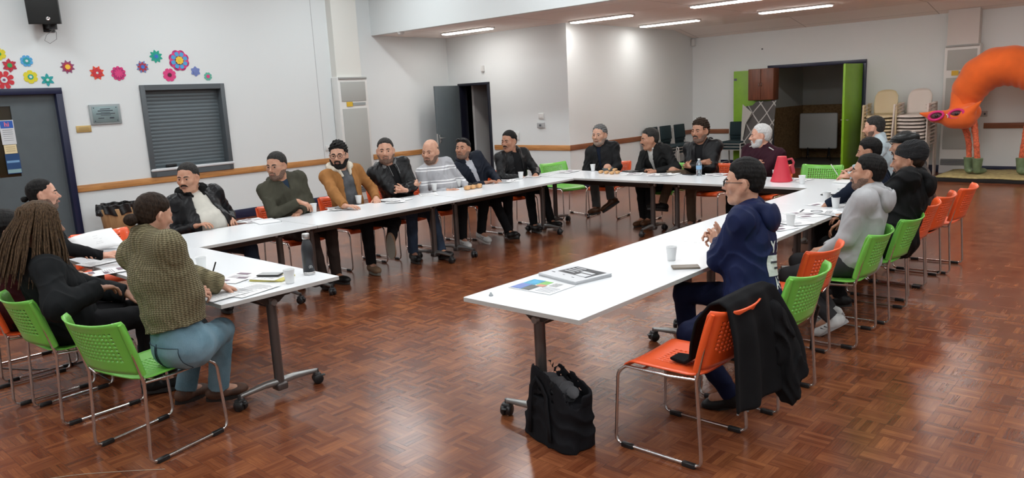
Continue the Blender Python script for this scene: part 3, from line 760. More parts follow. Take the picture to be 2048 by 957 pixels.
def chair(kind, x, y, face, label, group=None):
    """face = world azimuth the sitter looks to (0 = +x, 90 = +y)"""
    src = CHG if kind == 'g' else CHO
    c = src if not used[src] else copy_tree(src); used[src] = 1
    c.location = (x, y, 0); c.rotation_euler = (0, 0, R_(face-90))
    tag(c, label, 'chair', group or ('green perforated stacking chairs' if kind == 'g' else 'orange perforated stacking chairs'))
    return c
chair('g', -4.175, 1.53, 102.5, 'green perforated chair nearest the camera, under the woman in the knitted sweater')
chair('g', -5.10, 1.46, 92, 'bright green perforated chair at the left edge, under the person with long braids')
chair('o', -5.72, 1.38, 90, 'orange chair at the left edge, mostly hidden behind the green chair')
chair('o', -6.30, 1.46, 90, 'orange chair hidden under the man with the hair knot')
chair('o', -7.02, 2.42, 0, 'empty orange chair whose back shows between the raised paper and the bun haired woman')
chair('o', -1.83, 3.25, 180, 'empty orange chair in the right foreground with the black coat over its back')
chair('g', -1.78, 4.05, 178, 'green perforated chair behind the man in the navy windbreaker, a bag hung on it')
chair('o', -1.93, 4.70, 176, 'empty orange chair between the navy windbreaker and the pale grey hoodie')
chair('g', -1.81, 5.34, 183, 'green chair under the man in the pale grey hoodie')
chair('g', -1.79, 6.02, 181, 'green chair under the man in the black beanie')
chair('o', -1.84, 6.73, 180, 'orange chair mostly hidden behind the green chair of the man in the beanie')
chair('o', -1.84, 7.26, 180, 'orange chair second from the far end of the right hand row')
chair('o', -1.79, 7.86, 180, 'orange chair at the far end of the right hand row')
chair('o', -2.54, 9.14, 200, 'orange chair hidden under the man in the pale blue shirt')
for (k, x, y, f, lab) in (('o', -7.12, 3.22, 0, 'orange chair hidden under the man in the cream sweater'),
    ('o', -7.02, 4.22, 2, 'orange chair under the man in the olive jacket'), ('o', -7.02, 4.98, 0, 'orange chair under the man in the tan jacket'),
    ('o', -7.02, 5.66, 0, 'orange chair under the man in the grey hooded leather jacket'), ('o', -7.02, 6.32, 0, 'orange chair under the bald man'),
    ('o', -7.02, 6.95, 0, 'orange chair under the man with sunglasses on his head'), ('o', -7.05, 7.72, -8, 'orange chair under the man in the black bomber jacket by the doorway'),
    ('g', -6.95, 8.78, -14, 'empty green chair at the far corner, left of the grey haired man'),
    ('o', -6.34, 9.04, 280, 'orange chair under the grey haired man at the far row'), ('g', -5.32, 9.0, 268, 'green chair under the man leaning forward at the far row'),
    ('o', -4.72, 9.06, 270, 'orange chair under the man with crossed arms behind the plastic water bottle'), ('o', -3.98, 9.06, 268, 'orange chair hidden under the white haired man'),
    ('g', -3.38, 9.12, 271, 'empty green chair right of the red megaphone')):
    chair(k, x, y, f, lab)

# ================================================================== dark upholstered chairs stacked by the alcove wall
def make_office():
    root = empty('upholstered_chair'); FR = mat('light_grey_tube', (.46, .45, .43), .4); UP = mat('dark_teal_upholstery', (.006, .022, .028), .85, bsc=200, bst=.2)
    mb = MB(); mb.box((0, 0, .46), (.46, .44, .05), bev=.02); mb.build('seat', UP, root)
    mb = MB(); mb.box((0, -.235, .74), (.44, .035, .30), Matrix.Rotation(R_(6), 3, 'X'), bev=.015); mb.build('backrest', UP, root)
    for s in (-1, 1):
        p = [(s*.235, -.265, .88), (s*.235, -.225, .44), (s*.235, .21, .44), (s*.245, .24, .015), (s*.245, -.24, .015), (s*.24, -.20, .43)]
        mb = MB(); mb.tube([p[0]]+fillet(p[1:5], .04)+[p[5]] if False else fillet(p, .04), .0115, 8); mb.build('side_frame', FR, root)
    mb = MB(); mb.tube([(-.235, .2, .43), (.235, .2, .43)], .010, 8); mb.build('front_rail', FR, root)
    return root
OC = make_office(); first = [OC]
def stack_office(x, y, face, n, names):
    for k in range(n):
        c = first.pop() if first else copy_tree(OC)
        c.location = (x+.02*k*math.cos(R_(face)), y+.02*k*math.sin(R_(face)), .066*k); c.rotation_euler = (0, 0, R_(face-90))
        lab = names + (', topmost of its stack' if k == n-1 else ', %s from the bottom' % ('lowest', 'second', 'third', 'fourth')[k])
        tag(c, 'dark teal upholstered chair ' + lab, 'chair', 'dark upholstered chairs stacked in the alcove')
stack_office(-8.42, 13.95, 0, 3, 'in the left stack of the alcove wall')
stack_office(-8.42, 14.50, 0, 3, 'in the second stack of the alcove wall')
stack_office(-8.40, 15.06, 0, 3, 'in the third stack, beside the corner')
stack_office(-7.52, 15.58, 270, 3, 'in the stack beside the green door')
# ================================================================== plastic armchairs
def make_mono(m, nm):
    root = empty('plastic_armchair')
    def bf(u, v):
        x = (u-.5)*2; wd = .19+.03*v*(1-v)*2-(.035*max(0, v-.8)/.2)
        return (x*wd, -.20-.12*v+.05*abs(x)**2, .42+.46*v-.035*abs(x)**3*max(0, v-.5)*2)
    V, Fc = shell(bf, 10, 10, lambda i, j: False); solid_obj('backrest', V, Fc, m, root, .008)
    def sf(u, v):
        x = (u-.5)*2; q = max(0, v-.85)/.15
        return (x*.235, -.21+.44*v, .425-.02*math.sin(PI*v)-.05*q*q+.01*x*x)
    V, Fc = shell(sf, 8, 10, lambda i, j: False); solid_obj('seat', V, Fc, m, root, .008)
    for s in (-1, 1):
        def af(u, v):   # arm panel: from rear leg over the arm to the front leg
            a = u
            y = -.22+.46*a; top = .635-.03*a
            return (s*(.245+.055*v+.01*math.sin(PI*a)), y, top-.02*v)
        V, Fc = shell(af, 8, 2, lambda i, j: False); solid_obj('armrest', V, Fc, m, root, .02)
        for (y0, y1, z1, yb) in ((.10, .24, .62, .23), (-.25, -.12, .64, -.22)):
            mb = MB(); d = (yb-(y0+y1)/2)
            mb.add([(s*.265, y0, z1), (s*.265, y1, z1), (s*.285, y1+d, 0), (s*.285, y0+d, 0), (s*.295, y0, z1), (s*.295, y1, z1), (s*.30, y1+d, 0), (s*.30, y0+d, 0)],
                   [(0, 1, 2, 3), (7, 6, 5, 4), (0, 3, 7, 4), (1, 5, 6, 2), (0, 4, 5, 1), (3, 2, 6, 7)]); mb.build('leg', m, root)
    return root
TAN = mat('tan_plastic', (.52, .42, .25), .28); PNK = mat('pinkish_white_plastic', (.56, .50, .45), .28)
for (m, x, y, lab) in ((TAN, -4.42, 15.32, 'tan plastic armchair in the left stack by the green door'), (PNK, -3.86, 15.30, 'pinkish white plastic armchair in the right stack')):
    A = make_mono(m, lab); n = 12
    words = ['lowest', 'second from the bottom', 'third from the bottom', 'fourth from the bottom', 'fifth from the bottom', 'sixth from the bottom', 'sixth from the top', 'fifth from the top', 'fourth from the top', 'third from the top', 'second from the top', 'topmost']
    for k in range(n):
        c = A if k == 0 else copy_tree(A)
        c.location = (x, y-.005*k, .064*k); c.rotation_euler = (0, 0, R_(180+(3 if m is TAN else -3)))
        tag(c, lab+', '+words[k], 'chair', 'stacked tan plastic armchairs' if m is TAN else 'stacked pinkish white plastic armchairs')

# ================================================================== smooth solid modelling: distance fields turned into meshes
class Vol:
    def __init__(s, lo, hi, h):
        s.h = h; s.lo = np.array(lo, float); n = np.ceil((np.array(hi)-s.lo)/h).astype(int)+1
        s.n = n; s.d = np.full(n, .08, np.float32)
        s.ax = [(s.lo[i]+h*np.arange(n[i])).astype(np.float32) for i in range(3)]
    def sub(s, lo, hi, m):
        a = np.clip(np.floor((np.array(lo)-m-s.lo)/s.h).astype(int), 0, s.n-1); b = np.clip(np.ceil((np.array(hi)+m-s.lo)/s.h).astype(int)+1, 1, s.n)
        if np.any(b <= a): return None, None
        sl = tuple(slice(a[i], b[i]) for i in range(3))
        X, Y, Z = s.ax[0][sl[0]][:, None, None], s.ax[1][sl[1]][None, :, None], s.ax[2][sl[2]][None, None, :]
        return sl, (X, Y, Z)
    def comb(s, sl, d2, k):
        d1 = s.d[sl]
        if k > 0:
            h = np.clip(.5+.5*(d1-d2)/k, 0, 1); s.d[sl] = d1*(1-h)+d2*h-k*h*(1-h)
        else: s.d[sl] = np.minimum(d1, d2)
    def cone(s, a, b, ra, rb, k=.02, cut=None, flat=None):
        """tapered capsule; cut=(point, dir) trims what lies beyond"""
        a = np.array(a, float); b = np.array(b, float); r = max(ra, rb)
        sl, P = s.sub(np.minimum(a, b)-r, np.maximum(a, b)+r, k+2*s.h)
        if sl is None: return
        ba = b-a; L2 = ba@ba+1e-12
        t = np.clip(((P[0]-a[0])*ba[0]+(P[1]-a[1])*ba[1]+(P[2]-a[2])*ba[2])/L2, 0, 1)
        d = np.sqrt((P[0]-a[0]-t*ba[0])**2+(P[1]-a[1]-t*ba[1])**2+(P[2]-a[2]-t*ba[2])**2)-(ra+(rb-ra)*t)
        if cut is not None:
            c, n = cut; d = np.maximum(d, (P[0]-c[0])*n[0]+(P[1]-c[1])*n[1]+(P[2]-c[2])*n[2])
        s.comb(sl, d.astype(np.float32), k)
    def ell(s, c, r, M=None, k=.02, op='add'):
        """ellipsoid centre c radii r, axes = columns of M"""
        c = np.array(c, float); r = np.array(r, float); M = np.eye(3) if M is None else np.array(M, float)
        e = np.sqrt(((M*r)**2).sum(1)); sl, P = s.sub(c-e, c+e, k+2*s.h)
        if sl is None: return
        q = [((P[0]-c[0])*M[0, i]+(P[1]-c[1])*M[1, i]+(P[2]-c[2])*M[2, i]) for i in range(3)]
        k0 = np.sqrt(sum((q[i]/r[i])**2 for i in range(3))); k1 = np.sqrt(sum((q[i]/r[i]**2)**2 for i in range(3)))+1e-9
        d = (k0*(k0-1)/k1).astype(np.float32)
        if op == 'add': s.comb(sl, d, k)
        else:
            d1 = s.d[sl]; h = np.clip(.5-.5*(d1+d)/max(k, 1e-6), 0, 1); s.d[sl] = d1*(1-h)+(-d)*h+k*h*(1-h)
    def full(s): return s.ax[0][:, None, None], s.ax[1][None, :, None], s.ax[2][None, None, :]
    def cutfn(s, fn): s.d = np.maximum(s.d, fn(*s.full())).astype(np.float32)
    def folds(s, amp, f=26, seed=0, dirn=(1, .3, .6)):
        X, Y, Z = s.full(); a = seed*1.7
        w = np.sin(f*.55*X+a)*1.3+np.sin(f*.5*Y-a)*1.1+np.sin(f*.4*Z+2*a)*1.2
        g = np.sin(f*(dirn[0]*X+dirn[1]*Y+dirn[2]*Z)+w*1.4+a)*.6+np.sin(f*1.9*(dirn[2]*X-dirn[0]*Y+dirn[1]*Z)-w*1.1)*.4
        g = (1-2.2*np.abs(np.sin(f*.5*(dirn[0]*X+dirn[1]*Y+dirn[2]*Z)+w*1.2+a))**.8)*.8+g*.7
        near = np.abs(s.d) < .03
        s.d = np.where(near, s.d-amp*g, s.d).astype(np.float32)
    def mesh(s, name, floor=None):
        d = s.d
        d[0], d[-1], d[:, 0], d[:, -1], d[:, :, 0], d[:, :, -1] = (.05,)*6
        ins = d < 0; n = s.n; cn = n-1; acc = {}; cells = []; pts = []; quads = []
        st = np.array([cn[1]*cn[2], cn[2], 1])
        for ax in range(3):
            A = [slice(None)]*3; B = [slice(None)]*3; A[ax] = slice(0, -1); B[ax] = slice(1, None)
            cr = ins[tuple(A)] != ins[tuple(B)]
            I = np.argwhere(cr)
            if len(I) == 0: continue
            o1, o2 = [i for i in range(3) if i != ax]
            ok = (I[:, o1] > 0) & (I[:, o2] > 0) & (I[:, o1] < cn[o1]) & (I[:, o2] < cn[o2]); I = I[ok]
            J = I.copy(); J[:, ax] += 1
            d0 = d[tuple(I.T)]; d1 = d[tuple(J.T)]; t = d0/(d0-d1)
            p = I.astype(np.float64); p[:, ax] += t
            q = []
            for (a, b) in ((0, 0), (-1, 0), (-1, -1), (0, -1)):
                K = I.copy(); K[:, o1] += a; K[:, o2] += b
                c = K@st; cells.append(c); pts.append(p); q.append(c)
            q = np.stack(q, 1); flip = (d0 < 0)
            if ax == 1: flip = ~flip
            q[~flip] = q[~flip][:, ::-1]; quads.append(q)
        me = bpy.data.meshes.new(name)
        if not cells: return me
        cells = np.concatenate(cells); pts = np.concatenate(pts); quads = np.concatenate(quads)
        u, inv = np.unique(cells, return_inverse=True); cnt = np.bincount(inv)
        v = np.stack([np.bincount(inv, pts[:, i])/cnt for i in range(3)], 1)*s.h+s.lo
        f = np.searchsorted(u, quads)
        # one smoothing pass keeps the surface even
        for _ in range(1):
            nb = np.zeros_like(v); c2 = np.zeros(len(v))
            for a, b in ((0, 1), (1, 2), (2, 3), (3, 0)):
                for i in range(3):
                    nb[:, i] += np.bincount(f[:, a], v[f[:, b], i], len(v))+np.bincount(f[:, b], v[f[:, a], i], len(v))
                c2 += np.bincount(f[:, a], minlength=len(v))+np.bincount(f[:, b], minlength=len(v))
            v = v*.45+.55*nb/np.maximum(c2, 1)[:, None]
        if floor is not None: v[:, 2] = np.maximum(v[:, 2], floor)
        me.vertices.add(len(v)); me.vertices.foreach_set('co', v.astype(np.float32).ravel())
        me.loops.add(f.size); me.loops.foreach_set('vertex_index', f.astype(np.int32).ravel())
        me.polygons.add(len(f)); me.polygons.foreach_set('loop_start', np.arange(0, f.size, 4, dtype=np.int32)); me.polygons.foreach_set('loop_total', np.full(len(f), 4, np.int32))
        me.polygons.foreach_set('use_smooth', np.ones(len(f), bool)); me.update(calc_edges=True); return me

# ---------------------------------------------------------------- fabrics
def cloth(name, col, rough=.85, bsc=180, bst=.25, bd=.002, nvar=.12, sheen=.0): return mat(name, col, rough, nsc=9, nvar=nvar, bsc=bsc, bst=bst, bd=bd, sheen=sheen, spec=.10)
def leather(name, col): return mat(name, col, .34, nsc=8, nvar=.2, bsc=60, bst=.3, bd=.005, spec=.20)
def knit_mat(name, c1, c2, sc=1.0):
    t = NT(name); co = t.coord(); x, y, z = t.sep(co)[:3]
    ang = t.math('MULTIPLY', t.math('ARCTAN2', y, x), 52)
    ribs = t.math('SINE', t.math('ADD', ang, t.math('MULTIPLY', t.math('SINE', t.math('MULTIPLY', z, 380*sc)), .5)))
    rows = t.math('SINE', t.math('MULTIPLY', z, 640*sc))
    n = t.noise(co, 120, 2); h = t.math('ADD', t.math('MULTIPLY', ribs, .5), t.math('ADD', t.math('MULTIPLY', rows, .35), t.math('MULTIPLY', n, .8)))
    t.put(t.b.inputs['Base Color'], t.ramp(t.math('ADD', t.math('MULTIPLY', h, .3), .35), [(.1, c1), (.85, c2)])); t.b.inputs['Roughness'].default_value = .95
    t.bump(h, .8, .006); return t.m
def stripe_mat():
    t = NT('striped_knit'); co = t.coord(); x, y, z = t.sep(co)[:3]
    w = t.math('ADD', z, t.math('MULTIPLY', t.noise(co, 5, 2), .02))
    a = t.math('LESS_THAN', t.math('FRACT', t.math('MULTIPLY', w, 6.2)), .35); b_ = t.math('LESS_THAN', t.math('FRACT', t.math('MULTIPLY', w, 31)), .4)
    c = t.mix(t.math('MULTIPLY', a, b_), (.36, .36, .38), (.75, .75, .76)); t.put(t.b.inputs['Base Color'], c); t.b.inputs['Roughness'].default_value = .9; t.bump(t.noise(co, 150, 2), .3, .002); return t.m
def denim(name, c1, c2):
    t = NT(name); co = t.coord(); n = t.noise(co, 5, 3); f = t.noise(t.map(co, (300, 300, 60)), 1, 2)
    t.put(t.b.inputs['Base Color'], t.mix(t.math('MULTIPLY', f, .35), t.ramp(n, [(.35, c1), (.68, c2)]), tuple(q*1.6 for q in c2))); t.b.inputs['Roughness'].default_value = .85; t.bump(f, .3, .002); return t.m
def skin_mat(name, col):
    t = NT(name); co = t.coord(); n = t.noise(co, 22, 3); f = t.noise(co, 200, 2)
    d = (col[0]*.82, col[1]*.70, col[2]*.66); t.put(t.b.inputs['Base Color'], t.ramp(n, [(.3, d), (.62, col)]))
    t.b.inputs['Roughness'].default_value = .48; t.b.inputs['Subsurface Weight'].default_value = .08; t.b.inputs['Subsurface Radius'].default_value = (.012, .004, .002); t.b.inputs['Subsurface Scale'].default_value = .5
    t.bump(f, .12, .001); return t.m
def hair_mat(name, c1, c2):
    t = NT(name); co = t.coord(); n = t.noise(t.map(co, (120, 120, 26)), 1.5, 3, .6, .6)
    t.put(t.b.inputs['Base Color'], t.ramp(n, [(.35, c1), (.7, c2)])); t.b.inputs['Roughness'].default_value = .6; t.b.inputs['Specular IOR Level'].default_value = .12; t.bump(n, .5, .004); return t.m
SK = dict(fair=skin_mat('skin_fair', (.62, .335, .235)), olive=skin_mat('skin_olive', (.50, .265, .17)), tan=skin_mat('skin_tan', (.42, .21, .13)), warm=skin_mat('skin_warm', (.56, .31, .21)), brown=skin_mat('skin_brown', (.30, .15, .09)))
HR = dict(stub=mat('dark_stubble', (.15, .085, .06), .7, nsc=150, nvar=.5), gstub=mat('grey_stubble', (.28, .20, .16), .7, nsc=150, nvar=.4), black=hair_mat('black_hair', (.004, .004, .004), (.02, .018, .017)), dbrown=hair_mat('dark_brown_hair', (.010, .006, .004), (.04, .024, .015)), grey=hair_mat('grey_hair', (.055, .055, .055), (.22, .22, .22)),
          dgrey=hair_mat('dark_grey_hair', (.010, .0095, .009), (.05, .047, .044)), white=hair_mat('white_hair', (.42, .41, .40), (.72, .71, .70)), braid=hair_mat('brown_braids', (.020, .012, .007), (.13, .078, .042)))
LIPF = mat('lips_rose', (.40, .15, .12), .4); LIPD = mat('lips_brown', (.27, .115, .085), .45); EYEW = mat('eye_white', (.55, .52, .49), .25); IRIS = mat('dark_iris', (.02, .012, .008), .15)
GLF = mat('black_spectacle_frame', (.01, .01, .01), .3); GLM = mat('thin_metal_frame', (.25, .23, .2), .3, metal=1)
SHOEB = leather('black_shoe_leather', (.012, .011, .011)); SHOEBR = leather('brown_shoe_leather', (.10, .045, .022)); SOLEB = mat('dark_sole', (.018, .017, .016), .6); SOLEG = mat('grey_tan_sole', (.14, .125, .10), .7); SOLEW = mat('white_sole', (.62, .62, .60), .6)
SHOEW = mat('white_trainer', (.60, .61, .60), .5, nsc=20, nvar=.15)
def npv(v): return np.array([v[0], v[1], v[2]], float)
def unit(v): v = np.array(v, float); return v/(np.linalg.norm(v)+1e-12)
def ik(a, t, l1, l2, pole):
    a = npv(a); t = npv(t); d = t-a; L = np.linalg.norm(d); mx = (l1+l2)*.995
    if L > mx: t = a+d/L*mx; d = t-a; L = mx
    L = max(L, abs(l1-l2)+.02); u = d/np.linalg.norm(d); x = (l1*l1-l2*l2+L*L)/(2*L); h = math.sqrt(max(0, l1*l1-x*x))
    p = npv(pole); p = p-u*(p@u); p = unit(p); return a+u*x+p*h, t
def rotmat(yaw, pitch, roll):
    """columns right, forward, up; yaw ccw, pitch up, roll to the right"""
    M = Matrix.Rotation(yaw, 3, 'Z')@Matrix.Rotation(pitch, 3, 'X')@Matrix.Rotation(roll, 3, 'Y'); return np.array([list(r) for r in M])
def do_hand(V, W, d, n, side, s, curl=.4, spread=.0, thumb=.6, kk=.006):
    """wrist W, finger direction d, palm normal n (fingers curl toward it), side = unit vector toward the thumb"""
    d = unit(d); n = unit(npv(n)-d*(npv(n)@d)); t = npv(side); t = unit(t-d*(t@d)-n*(t@n)); W = npv(W)
    V.cone(W-d*.03*s, W+d*.01*s, .024*s, .022*s, .015)
    ks = []
    for i in range(4):
        o = (1.5-i)*.0205*s; K = W+d*(.086-.006*abs(i-1.2))*s+t*o; ks.append(K)
        V.cone(W+d*.012*s+t*o*.55, K, .0135*s, .0108*s, .012)
    fl = (.040, .045, .042, .033)
    for i, K in enumerate(ks):
        dirv = unit(d+t*(1.5-i)*.10*(spread+.3)); p = K; r = .0094*s*(1 if i < 3 else .88)
        for j, L in enumerate((fl[i]*s, fl[i]*.62*s, fl[i]*.50*s)):
            an = curl*(.75, .95, .6)[j]*(1+.08*i); dirv = unit(dirv*math.cos(an)+n*math.sin(an)); n2 = n
            q = p+dirv*L; V.cone(p, q, r, r*.92, kk*.7 if j else .008); p = q; r *= .93
            n = unit(n-dirv*(n@dirv)) if abs(n@dirv) < .98 else n
        n = unit(npv(n2)); n = unit(n-d*(n@d)) if abs(n@d) < .98 else n2
    p = W+d*.018*s+t*.022*s+n*.006*s; dv = unit(d*.62+t*(.75-.3*thumb)+n*.35*thumb); q = p+dv*.042*s; V.cone(p, q, .0145*s, .0115*s, .012)
    dv = unit(dv+d*.35+n*.25*thumb-t*.15*thumb); r_ = q+dv*.032*s; V.cone(q, r_, .0112*s, .0098*s, .006); V.cone(r_, r_+unit(dv+d*.2)*.022*s, .0098*s, .0082*s, .004)

def do_head(V, c, M, s, sex='m', nose=1.0, jaw=1.0, neck_to=None, neck_r=.055, thick=1.0):
    def T(x, y, z): return c+M@(np.array([x, y, z])*s)
    def E(x, y, z, rx, ry, rz, k=.02, op='add', R=None): V.ell(T(x, y, z), np.array([rx, ry, rz])*s, M if R is None else M@R, k*s, op)
    def C(a, b, ra, rb, k=.012): V.cone(T(*a), T(*b), ra*s, rb*s, k*s)
    E(0, -.014, .037, .076, .098, .088, 0); E(0, .018, -.022, .066*thick, .076, .092, .03)
    E(0, .058, -.098, .028*jaw, .024, .022, .03)
    for g in (-1, 1):
        C((g*.060*thick, .000, -.040), (g*.037*jaw, .032, -.092), .017, .016, .03); C((g*.042*jaw, .025, -.093), (0, .060, -.103), .018, .016, .025)
        E(g*.043, .060, -.022, .024, .022, .022, .02); E(g*.032, .0995, .002, .0145, .016, .011, .010, 'sub')
        C((g*.012, .087, .0155), (g*.046, .075, .0175), .0085, .0075, .012)
        E(g*.031, .0735, .003, .0150, .0135, .0120, .004); E(g*.031, .0845, .0085, .0160, .0060, .0052, .004); E(g*.031, .0825, -.0065, .0140, .0055, .0030, .004)
        E(g*.0820, -.008, -.006, .0095, .019, .031, .006, 'add', np.array(Matrix.Rotation(g*.50, 3, 'Z'))); E(g*.0915, -.001, -.002, .006, .010, .017, .004, 'sub')
        E(g*.0135*nose, .094, -.0345, .0085, .0105, .0080, .007)
    C((0, .084, .010), (0, .1105*(.6+.4*nose)+.0, -.0285), .0080, .0112*nose, .010); E(0, .110, -.0300, .0105*nose, .0105, .0088, .006)
    E(0, .083, -.060, .025, .014, .013, .012); C((-.019, .0865, -.0605), (.019, .0865, -.0605), .0052, .0052, .004); C((-.017, .086, -.0705), (.017, .086, -.0705), .0060, .0060, .004)
    C((-.021, .0935, -.0655), (.021, .0935, -.0655), .0018, .0018, .001)
    if neck_to is not None:
        V.cone(T(0, -.022, -.055), neck_to, neck_r*s, (neck_r+.006)*s, .03)
def hair_vol(V, c, M, s, fn, thick, seed=0, rough=.0035, top=0, side=0, back=0, widen=1):
    """hair cap: offset skull kept where fn(x,y,z)>0 in head space"""
    c = np.array(c)
    V.ell(c+M@(np.array([0, -.014-back*.3, .037+top*.4])*s), np.array([.076*widen+thick+side, .098+thick+back*.6, .088+thick+top])*s, M, 0)
    V.ell(c+M@(np.array([0, -.022, -.012])*s), np.array([.073+thick*.7+side, .078+thick*.8, .075])*s, M, .02*s)
    X, Y, Z = V.full()
    q = [((X-c[0])*M[0, i]+(Y-c[1])*M[1, i]+(Z-c[2])*M[2, i])/s for i in range(3)]
    m = fn(*q)*s
    g = np.sin(q[0]*210+3*np.sin(q[2]*60+seed))+np.sin(q[1]*190+q[2]*90+seed)+np.sin(q[2]*230+q[0]*70)
    V.d = np.maximum(V.d+rough*.33*g*s+np.clip(1-m/(.030*s), 0, 1)*thick*s*.97, -m).astype(np.float32)
def std_hair(f=.080, n=-.095, y0=.086, sideburn=True, temple=.018):
    """hairline as a plane from the forehead (y0,f) down to the nape (-.09,n)"""
    sl = (f-n)/(y0+.09)
    def fn(x, y, z):
        base = (z-(n+sl*(y+.09)))*.72
        if temple: base = base-temple*np.clip((np.abs(x)-.03)/.03, 0, 1)*np.clip((y-.03)/.04, 0, 1)
        ear = np.sqrt((y+.006)**2+(z+.006)**2)-.030
        ear = np.where(np.abs(x) > .05, ear, .05)
        if sideburn:
            sb = np.minimum(np.minimum(z+.030, .018-np.abs(y-.030)), np.abs(x)-.055)
            base = np.maximum(base, sb)
        return np.minimum(base, ear)
    return fn
def near_cam(p): return math.hypot(p[0], p[1])

PG = 'people seated round the table square'
def person(x, y, face, head_w, hs, haz, label, skin='olive', hpitch=0, hroll=0, seat=.455, twist=0, h=.0058, build=1.0, belly=0, hairfn=None, hair='black', hthick=.008, htop=0, hside=0, hback=0, hrough=.002,
           mous=None, beard=None, bthick=.004, brow=None, glasses=None, armR=None, armL=None, handR=None, handL=None, poleR=(.5, -.3, -1), poleL=(-.5, -.3, -1), curl=.5,
           legR=None, legL=None, kneeR=(0, .4, 1), kneeL=(0, .4, 1), footR=None, footL=None, top=None, topfit=.020, opening=None, inner=None, innercollar=None, collar='stand', collarm=None, hem=-.10, sleeve=1.0, fold=.0036,
           trous=None, trwide=1.0, shoe=None, sole=None, hat=None, nose=1.0, jaw=1.0, sex='m', thick=1.09, extra=None, shoulders=1.04, drop=-.032, bodys=None, name='person'):
    """face, haz: world azimuths of pelvis and head; head_w world head centre; arm/leg targets in body space (x right, y forward, z up)"""
    rz = R_(face-90); ca, sa = math.cos(-rz), math.sin(-rz)
    def loc(w): dx, dy = w[0]-x, w[1]-y; return np.array([dx*ca-dy*sa, dx*sa+dy*ca, w[2]])
    def tgt(t):
        if isinstance(t, Vector): return loc(t)
        return np.array(t, float)
    s = bodys or (.6+.4*hs)
    hc = loc(head_w); HM = rotmat(R_(haz-face), R_(hpitch), R_(hroll))
    pel = np.array([0, 0, seat+.10*s]); nb = hc+HM@(np.array([0, -.035, -.09])*hs)+np.array([0, 0, -.066*s-drop])
    sp = unit(nb-pel); r0 = np.array([math.cos(R_(twist)), math.sin(R_(twist)), 0]); r0 = unit(r0-sp*(r0@sp)); fw = np.cross(sp, r0); TM = np.stack([r0, fw, sp], 1)
    def TP(a, b, c): return nb+r0*a+fw*b+sp*c
    Lsp = np.linalg.norm(nb-pel); W = build*s*shoulders
    SR, SL = TP(.172*W, -.005, -.050*s), TP(-.172*W, -.005, -.050*s)
    wR, wL = tgt(armR if armR is not None else (.14, .33, .72)), tgt(armL if armL is not None else (-.14, .33, .72))
    eR, wR = ik(SR, wR, .295*s, .265*s, poleR); eL, wL = ik(SL, wL, .295*s, .265*s, poleL)
    hipR, hipL = np.array([.095*s, .02, seat+.095*s]), np.array([-.095*s, .02, seat+.095*s])
    aR, aL = tgt(legR if legR is not None else (.13, .46, .10)), tgt(legL if legL is not None else (-.13, .46, .10))
    kR, aR = ik(hipR, aR, .435*s, .42*s, kneeR); kL, aL = ik(hipL, aL, .435*s, .42*s, kneeL)
    fR, fL = unit(footR if footR is not None else (.15, 1, -.02)), unit(footL if footL is not None else (-.15, 1, -.02))
    P = np.stack([hc-.2, hc+.22, SR+.09, SR-.09, SL+.09, SL-.09, eR+.09, eR-.09, eL+.09, eL-.09, wR+.22, wR-.22, wL+.22, wL-.22, kR+.12, kR-.12, kL+.12, kL-.12, aR+.13, aR-.13, aL+.13, aL-.13, pel+.24, pel-.24, TP(0, .26+belly, -.3), TP(0, -.22, -.3)])
    lo, hi = P.min(0)-.02, P.max(0)+.02; lo[2] = max(lo[2], -.03)
    def torso(V, off, bb=0, sh=True, lower=True):
        k = .05
        if lower: V.ell(pel+sp*.02, (.168*build*s+off, .135*s+off, .125*s+off), TM, 0)
        V.ell(pel+(nb-pel)*.33+fw*(.012+belly*.5), (.158*build*s+off+belly*.3, (.118*s+off+belly*.75), .175*s), TM, k); V.ell(pel+(nb-pel)*.64+fw*.005, (.168*build*s+off, .116*s+off+belly*.15, .19*s), TM, k)
        if sh:
            V.cone(SR-sp*.02, SL-sp*.02, .052*s+off*.8, .052*s+off*.8, .05); V.cone(TP(0, -.012, .010), SR, .050*s+off*.6, .040*s+off*.6, .04); V.cone(TP(0, -.012, .010), SL, .050*s+off*.6, .040*s+off*.6, .04)
        if sex == 'f': V.ell(TP(.075*s, .095*s+off*.5, -.21*s), (.06*s, .055*s, .06*s), TM, .04); V.ell(TP(-.075*s, .095*s+off*.5, -.21*s), (.06*s, .055*s, .06*s), TM, .04)
    # body
    B = Vol(lo, hi, h); torso(B, -.012)
    for S_, e_, w_ in ((SR, eR, wR), (SL, eL, wL)): B.cone(S_, e_, .043*s, .036*s, .03); B.cone(e_, w_, .035*s, .024*s, .02)
    for H_, k_, a_ in ((hipR, kR, aR), (hipL, kL, aL)): B.cone(H_, k_, .072*s, .048*s, .04); B.cone(k_, a_, .046*s, .032*s, .02)
    for a_, f_ in ((aR, fR), (aL, fL)): B.cone(a_, a_+np.array([0, 0, -.03])+f_*.10*s, .032*s, .024*s, .02)
    do_head(B, hc, HM, hs, sex, nose, jaw, nb-sp*.02, thick=thick)
    for w_, e_, hh, sg in ((wR, eR, handR, 1), (wL, eL, handL, -1)):
        d_ = unit(w_-e_); hh = hh or {}
        dd = npv(hh['d']) if 'd' in hh else d_; nn = npv(hh['n']) if 'n' in hh else np.array([0, 0, -1]); tt = npv(hh['t']) if 't' in hh else np.array([-sg, .3, .3])
        do_hand(B, w_, dd, nn, tt, s*.98, hh.get('curl', curl), thumb=hh.get('thumb', .6))
    me = B.mesh('person_body', .004); root = link(name, me, SK[skin], None, (x, y, 0), (0, 0, rz)); tag(root, label, 'person', PG)
